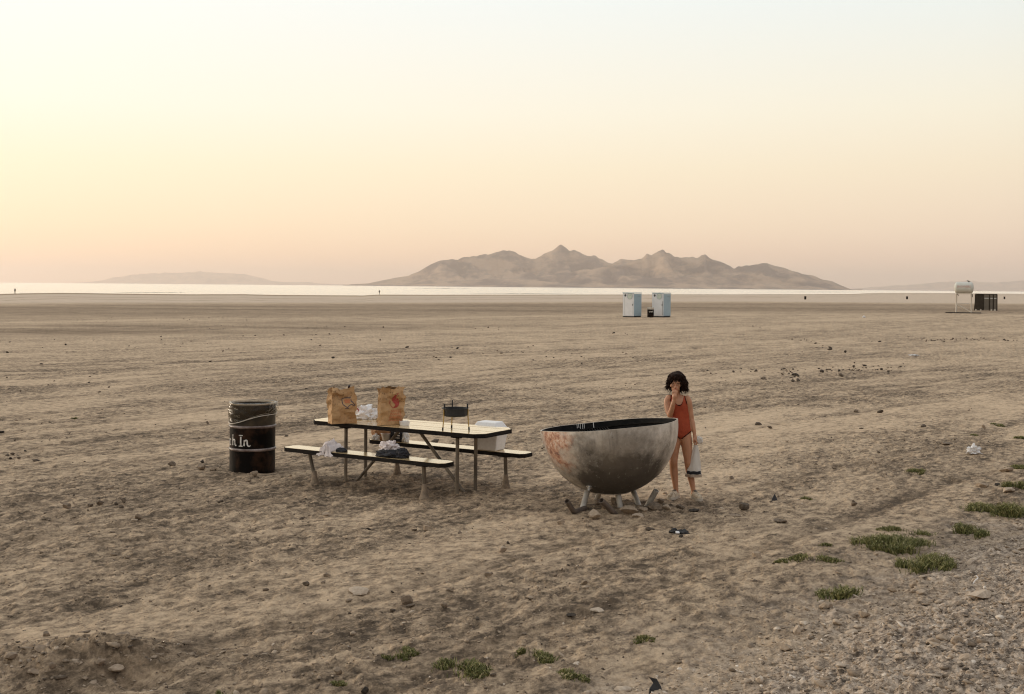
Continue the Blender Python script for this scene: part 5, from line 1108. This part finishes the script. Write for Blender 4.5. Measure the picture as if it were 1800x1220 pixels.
ROCKS = [
 (302.6, 816.5, 14, 9, .22, 'dark stone farthest left of the row beside the drum'), (354, 821, 15, 11, .32, 'brown stone in the row left of the drum'), (375, 823, 12, 9, .5, 'pale stone nearest the drum on its left'), (355, 811.5, 7, 6, .1, 'little black stone behind the row left of the drum'), (447, 834, 15, 9, .5, 'pale stone lying against the front foot of the drum'),
 (21.7, 797, 8, 4, .15, 'dark flat stone near the left edge, upper of a pair'), (33, 806, 6, 5, .15, 'dark small stone near the left edge, lower of a pair'), (3, 759, 10, 5, .08, 'black stone cut by the left edge'), (365, 743, 6, 6, .25, 'small upright stone behind the drum on its left'), (194, 857, 13, 9, .35, 'brown stone alone left of the drum row'),
 (117, 892, 15, 10, .33, 'leftmost stone of the loose line at left'), (158, 889.5, 11, 6, .2, 'dark flat stone second in the loose line at left'), (175, 884.5, 12, 9, .25, 'pointed stone third in the loose line at left'), (217, 882, 13, 8, .2, 'dark wedge stone ending the loose line at left'), (213, 890.5, 9, 6, .15, 'small dark stone under the wedge stone'), (243, 909, 13, 11, .5, 'grey stone with a pale face below the loose line'), (236, 913, 14, 4, .7, 'pale flat chip touching the grey stone'),
 (575, 1012, 14, 7, .5, 'smooth grey stone in the open ground below the table'), (538, 1028, 13, 8, .2, 'dark knobbly stone below the table, left'), (593, 1180, 17, 12, .4, 'brown stone near the bottom weeds, left'), (573, 905, 13, 6, .75, 'pale flat stone below the front bench'),
 (750, 931, 13, 8, .6, 'tan stone between bench and foreground'), (884, 966, 14, 11, .72, 'pale round stone in front of the fire bowl'), (858, 1013, 13, 8, .38, 'brown egg shaped stone below the pale round stone'), (630, 1036, 36, 9, .78, 'large pale flat slab in the foreground'), (715, 1052, 22, 18, .36, 'pointed brown stone standing in the foreground'), (721, 1062.5, 17, 5, .18, 'dark flat chip leaning on the pointed stone'), (781, 1065, 13, 10, .36, 'brown stone right of the pointed stone'), (791, 1038, 13, 6, .3, 'low dark stone above the brown foreground stone'), (1027, 1023, 12, 9, .52, 'tan stone in the foreground below the bowl'), (1048, 1070, 28, 6, .8, 'pale long flat stone at the foot of the gravel'), (1004, 1081, 18, 5, .1, 'black flat flake in the foreground'), (641, 1213, 14, 12, .08, 'black lump at the bottom edge'), (1013, 1164, 15, 5, .9, 'white flat flake among the bottom weeds'),
 (1045, 905, 24, 16, .66, 'pale angular stone at the bent pipe under the bowl'), (1106, 897, 32, 16, .62, 'largest pale stone under the front of the bowl'), (1121, 907, 22, 7, .74, 'flat pale stone leaning on the largest bowl stone'), (1081, 882, 14, 14, .5, 'upright stone behind the bowl legs'), (1106, 888, 12, 9, .45, 'small stone between the bowl legs'), (1150, 891, 26, 11, .28, 'brown clod at the right pipe stub of the bowl'), (1172, 891.5, 17, 10, .70, 'pale squared stone between bowl and child'), (1196, 889, 16, 8, .2, 'dark flat stone at the child\'s feet'), (1052, 886, 16, 6, .3, 'dark low stone under the bowl, left'), (986, 918, 14, 8, .6, 'grey pebble left of the bowl stones'), (1065, 893, 15, 9, .55, 'tan stone between the pipe stub and bowl leg'), (1131, 896, 15, 7, .66, 'pale flat stone right of the largest bowl stone'), (1088, 907, 11, 6, .62, 'small pale stone in front of the bowl'), (1162, 881, 12, 8, .45, 'brown stone behind the right pipe stub'), (1032, 916, 12, 6, .5, 'small tan stone below the bent pipe'), (1220, 897, 20, 6, .08, 'black charred piece right of the child\'s feet'), (1197, 943.5, 7, 5, .05, 'small black cinder below the charred board'), (1143, 930, 18, 6, .12, 'dark clinker left of the charred board'),
 (1308, 891, 18, 13, .15, 'dark angular stone right of the child'), (1288, 904, 30, 7, .4, 'low curved clod right of the child'), (1371, 914, 24, 6, .25, 'flat dark slab below the black shard'), (1331, 975, 18, 11, .62, 'grey rough stone left of the long low weed'), (1502, 887, 12, 7, .3, 'small brown stone right of the tiny weed'), (1452, 1064, 25, 15, .6, 'squared pale block at the edge of the gravel bank'), (1770, 825, 24, 9, .6, 'upper flat tan stone near the right edge'), (1728, 852, 22, 7, .58, 'flat tan stone left of the right edge weeds'), (1774, 863, 25, 9, .75, 'pale flat stone below the right edge weed'), (1753, 850, 10, 4, .1, 'dark chip between two flat stones at right'), (1729, 750, 8, 8, .72, 'little pale stone beside the small dark weed'),
 (1547, 723, 12, 6, .12, 'dark stone on the right flat, right of a pair'), (1505, 723, 9, 5, .3, 'brown stone on the right flat, left of a pair'), (1333, 744.5, 13, 5, .12, 'dark flat stone right of the child, upper'), (1353, 751, 9, 5, .15, 'dark stone right of the child, lower'), (1623, 749, 11, 5, .18, 'dark stone alone on the right flat'), (1665, 778, 22, 6, .3, 'long brown clod left of the white paper'), (1286, 839, 9, 6, .3, 'small brown stone right of the carried bag'), (1398, 658, 14, 5, .1, 'largest dark clod in the stone scatter on the right flat'), (1190, 670 - 20, 1, 1, .1, None), (1486, 618, 5, 4, .1, 'black pebble alone above the scatter on the right flat'),
 (217, 1127, 26, 9, .45, 'slanting slab on top of the clod heap at lower left'), (203, 1193, 30, 9, .62, 'pale long slab at the foot of the clod heap'), (82, 1112, 14, 9, .35, 'stone on the crest of the clod heap'), (70, 1160, 22, 11, .42, 'flat slab in the middle of the clod heap'), (92, 1193, 12, 10, .38, 'rounded stone low in the clod heap'), (328, 1133, 16, 6, .45, 'grey flat stone at the right tail of the clod heap'), (60, 1195, 24, 8, .4, 'slab low at the left of the clod heap'), (175, 1190, 14, 12, .4, 'upright slab by the dark hole in the clod heap'), (20, 1172, 20, 11, .38, 'slab at the left edge of the clod heap'),
 (1723, 1048, 50, 12, .8, 'long pale bone shaped stone on the gravel bank'), (1400, 1108, 13, 15, .78, 'upright pale stone on the left of the gravel bank'), (1383, 1137, 24, 9, .6, 'flat dark sided stone on the left of the gravel bank'), (1335, 1197, 13, 10, .88, 'white rounded pebble at bottom of the gravel bank'), (1682, 1128, 22, 16, .66, 'blocky tan stone on the right of the gravel bank'), (1639, 1126, 26, 12, .64, 'wedge stone left of the blocky tan stone'), (1678, 1080, 13, 7, .95, 'small white flat stone on the gravel bank'), (1700, 1158, 32, 11, .68, 'rounded tan stone below the blocky stone'), (1797, 1180, 16, 20, .78, 'pale round stone cut by the right edge'), (1521, 1082, 22, 12, .68, 'cream stone in the middle of the gravel bank'), (1471, 1096, 15, 11, .74, 'yellowish round stone near the middle of the gravel bank'), (1605, 1028, 13, 9, .72, 'cream angular stone under the slanting weed'), (1618, 1042, 15, 7, .72, 'flat cream stone under the slanting weed'), (1568, 1040, 16, 8, .6, 'grey stone right of the sparse weed strip'), (1470, 1219, 14, 9, .7, 'tan stone at the bottom edge of the gravel')]
for k, (x, y, w_, h_, tn_, lab) in enumerate(ROCKS):
    if lab: rock(x, y, w_, h_, tn_, lab, 300 + k)
# black shards and charred board
shard_m = pm('black_shard', (.010, .009, .008), (.025, .02, .016), 20, .6)
def shard(px, py, w_, h_, label, seed, lean=.3):
    q = on_ground(px, py); s_ = q.y / F; W_, H_ = w_ * s_, h_ * s_
    pl = [(-.5, -.1), (.5, -.1), (.42, .35), (.15, .85), (lean, 1.0), (-.1, .6), (-.42, .25)]
    V = [(a * W_, .0 + .012 * (b_ > .3), b_ * H_) for a, b_ in pl] + [(a * W_ * .9, .022, b_ * H_ * .97) for a, b_ in pl]; n = len(pl)
    o = MB().add(V, [tuple(range(n)), tuple(range(2 * n - 1, n - 1, -1))] + [(i, n + i, n + (i + 1) % n, (i + 1) % n) for i in range(n)]).build('tyre_shard', shard_m); o.location = q; o.rotation_euler = (R(-12), 0, R(10)); tag(o, label, 'shard', 'black shards stuck in the ground')
shard(1362, 880, 11, 14, 'black upright shard sticking from the flat right of the child', 1, .35); shard(1153, 1217, 26, 26, 'black curved shard at the bottom edge beside the gravel', 2, -.4)
q = on_ground(1196, 935); q.z = gz(q.x, q.y, True); cbd = empty('charred_board', q, R(-8), 'charred board fragment with a white scrap, below the child', 'board')
s_ = q.y / F; o = crumple('char_wood', (38 * s_, .09, .045), shard_m, 88, .55, .2, 3, cbd); o = crumple('char_splinter', (16 * s_, .06, .05), shard_m, 91, .5, .2, 3, cbd); o.location = (-11 * s_, .03, 0)
MB().box((-5 * s_, -.045, .018), (.035, .025, .012), Euler((.5, .1, .3))).build('white_scrap', plastic_m, cbd)
# litter
def scrap(px, py, w_, h_, label, seed, rotz=0):
    q = on_ground(px, py + h_ * .4); s_ = q.y / F; o = crumple('paper_scrap', (w_ * s_, w_ * s_ * .6, h_ * s_), plastic_m, seed, .75, .2, 4); o.location = (q.x, q.y, q.z + .005); o.rotation_euler = (0, 0, rotz); tag(o, label, 'paper scrap', 'white litter on the flat')
scrap(1712, 792, 24, 14, 'crumpled white paper scrap on the right flat', 71); scrap(1606, 624.5, 18, 3.5, 'thin white paper strip far out on the right flat', 75); scrap(1519, 557, 6, 3.5, 'whitish lump far out between toilets and tank', 77)
q = on_ground(1716, 1026); bw = MB(); s_ = q.y / F; bw.tube(bezier([(-6 * s_, 0, -.005), (-2 * s_, -.005, 6 * s_), (3 * s_, 0, 10 * s_), (0, .005, 14 * s_)], 5), .0045, 8); o = bw.build('bent_strip', plastic_m, None, True); o.location = q; tag(o, 'bent white strip standing in the gravel bank', 'strip')

# ------------------------------------------------------------------ gravel and crumbs of soil nobody could count
def ico():
    bm = bmesh.new(); bmesh.ops.create_icosphere(bm, subdivisions=1, radius=1); bm.verts.index_update(); V = np.array([v.co[:] for v in bm.verts]); Fc = np.array([[v.index for v in f.verts] for f in bm.faces]); bm.free(); return V, Fc
IV, IF = ico()
def strew(name, X, Y, S, tone, label, rng, flat=.6, sink=.25):
    n = len(X); Z = ground_height(X, Y)
    V = np.repeat(IV[None], n, 0) * (1 + rng.uniform(-.45, .30, (n, 12, 1)))
    A3 = np.stack([S * rng.uniform(.7, 1.5, n), S * rng.uniform(.6, 1.1, n), S * flat * rng.uniform(.5, 1.2, n)], -1); V = V * A3[:, None, :]
    a = rng.uniform(0, 6.283, n); ca, sa = np.cos(a), np.sin(a); tl_ = rng.normal(0, .25, n)
    x = V[..., 0]; z = V[..., 2] + x * tl_[:, None]; xx = x * ca[:, None] - V[..., 1] * sa[:, None]; yy = x * sa[:, None] + V[..., 1] * ca[:, None]
    V = np.stack([xx + X[:, None], yy + Y[:, None], z + (Z + A3[:, 2] * (1 - 2 * sink))[:, None]], -1).reshape(-1, 3)
    Fc = (IF[None] + (np.arange(n) * 12)[:, None, None]).reshape(-1, 3)
    me = np_mesh(name, V, Fc, {'tone': np.repeat(tone, 12)}); o = link_mesh(name, me, rock_m); tag(o, label, kind='stuff'); return o
rng = np.random.default_rng(5)
def wedge(n, r0, r1, half=27):
    r_ = np.exp(rng.uniform(np.log(r0), np.log(r1), n)); th = np.radians(rng.uniform(-half, half, n)); return r_ * np.sin(th), r_ * np.cos(th)
X, Y = wedge(110000, 5.6, 15); sb = bank_s(X, Y); k = rng.random(len(X)) < sstep(-.45, .5, sb) * .95; X, Y = X[k][:23000], Y[k][:23000]
strew('gravel', X, Y, np.exp(rng.normal(np.log(.0046), .80, len(X))).clip(.002, .045), np.clip(rng.normal(.68, .16, len(X)), .12, 1), 'loose pale gravel and broken clods of the bank at lower right', rng, .42, .42)
X, Y = wedge(90000, 5.6, 34); mk = masks(X, Y); pr = np.clip(mk[4] ** 1.5 * .8 + mk[6] + .05, 0, 1); k = rng.random(len(X)) < pr; X, Y = X[k][:12000], Y[k][:12000]
strew('soil_crumbs', X, Y, np.exp(rng.normal(np.log(.0055), .55, len(X))).clip(.0025, .028) * (1 + np.hypot(X, Y) / 60), np.clip(rng.normal(.52, .16, len(X)), .05, .9), 'crumbs and clods of broken soil scattered over the flat', rng)
# scatter of dark small stones on the middle distance
X, Y = wedge(9000, 16, 90); gp = fbm(X * .12, Y * .12, 3, 55); k = rng.random(len(X)) < np.clip((gp - .02) * 2.2, .04, 1) * .14; X, Y = X[k], Y[k]
strew('pebbles', X, Y, np.exp(rng.normal(np.log(.017), .5, len(X))).clip(.006, .06) * (1 + np.hypot(X, Y) / 90), np.clip(rng.normal(.24, .12, len(X)), .02, .7), 'small dark pebbles strewn over the distant flat', rng, .7)
# denser trail of stones on the right flat
X = []; Y = []
for (xa, ya, xb, yb, n_, sp) in [(1385, 652, 1400, 668, 18, 9), (1430, 655, 1600, 645, 60, 9), (1620, 598, 1790, 597, 70, 2.5), (1230, 650, 1420, 655, 24, 8), (1570, 590, 1640, 598, 22, 3), (1335, 665, 1350, 668, 8, 2), (1390, 590, 1450, 612, 26, 6)]:
    for _ in range(n_): f = rng.random(); p_ = at_z(xa + (xb - xa) * f + rng.normal(0, 6), ya + (yb - ya) * f + rng.normal(0, sp * .5), 0); X.append(p_.x); Y.append(p_.y)
X, Y = np.array(X), np.array(Y)
strew('pebble_trail', X, Y, np.exp(rng.normal(np.log(.030), .5, len(X))).clip(.010, .08), np.clip(rng.normal(.27, .1, len(X)), .05, .5), 'trail of dark stones across the right flat', rng, .7)

# broken slabs on the clod heap
X = rng.normal(-2.62, .45, 340); Y = rng.normal(7.5, .3, 340)
strew('heap_clods', X, Y, np.exp(rng.normal(np.log(.013), .55, 340)).clip(.005, .045), np.clip(rng.normal(.52, .1, 340), .2, .8), 'broken grey clods and chips of the heap at lower left', rng, .30, .4)
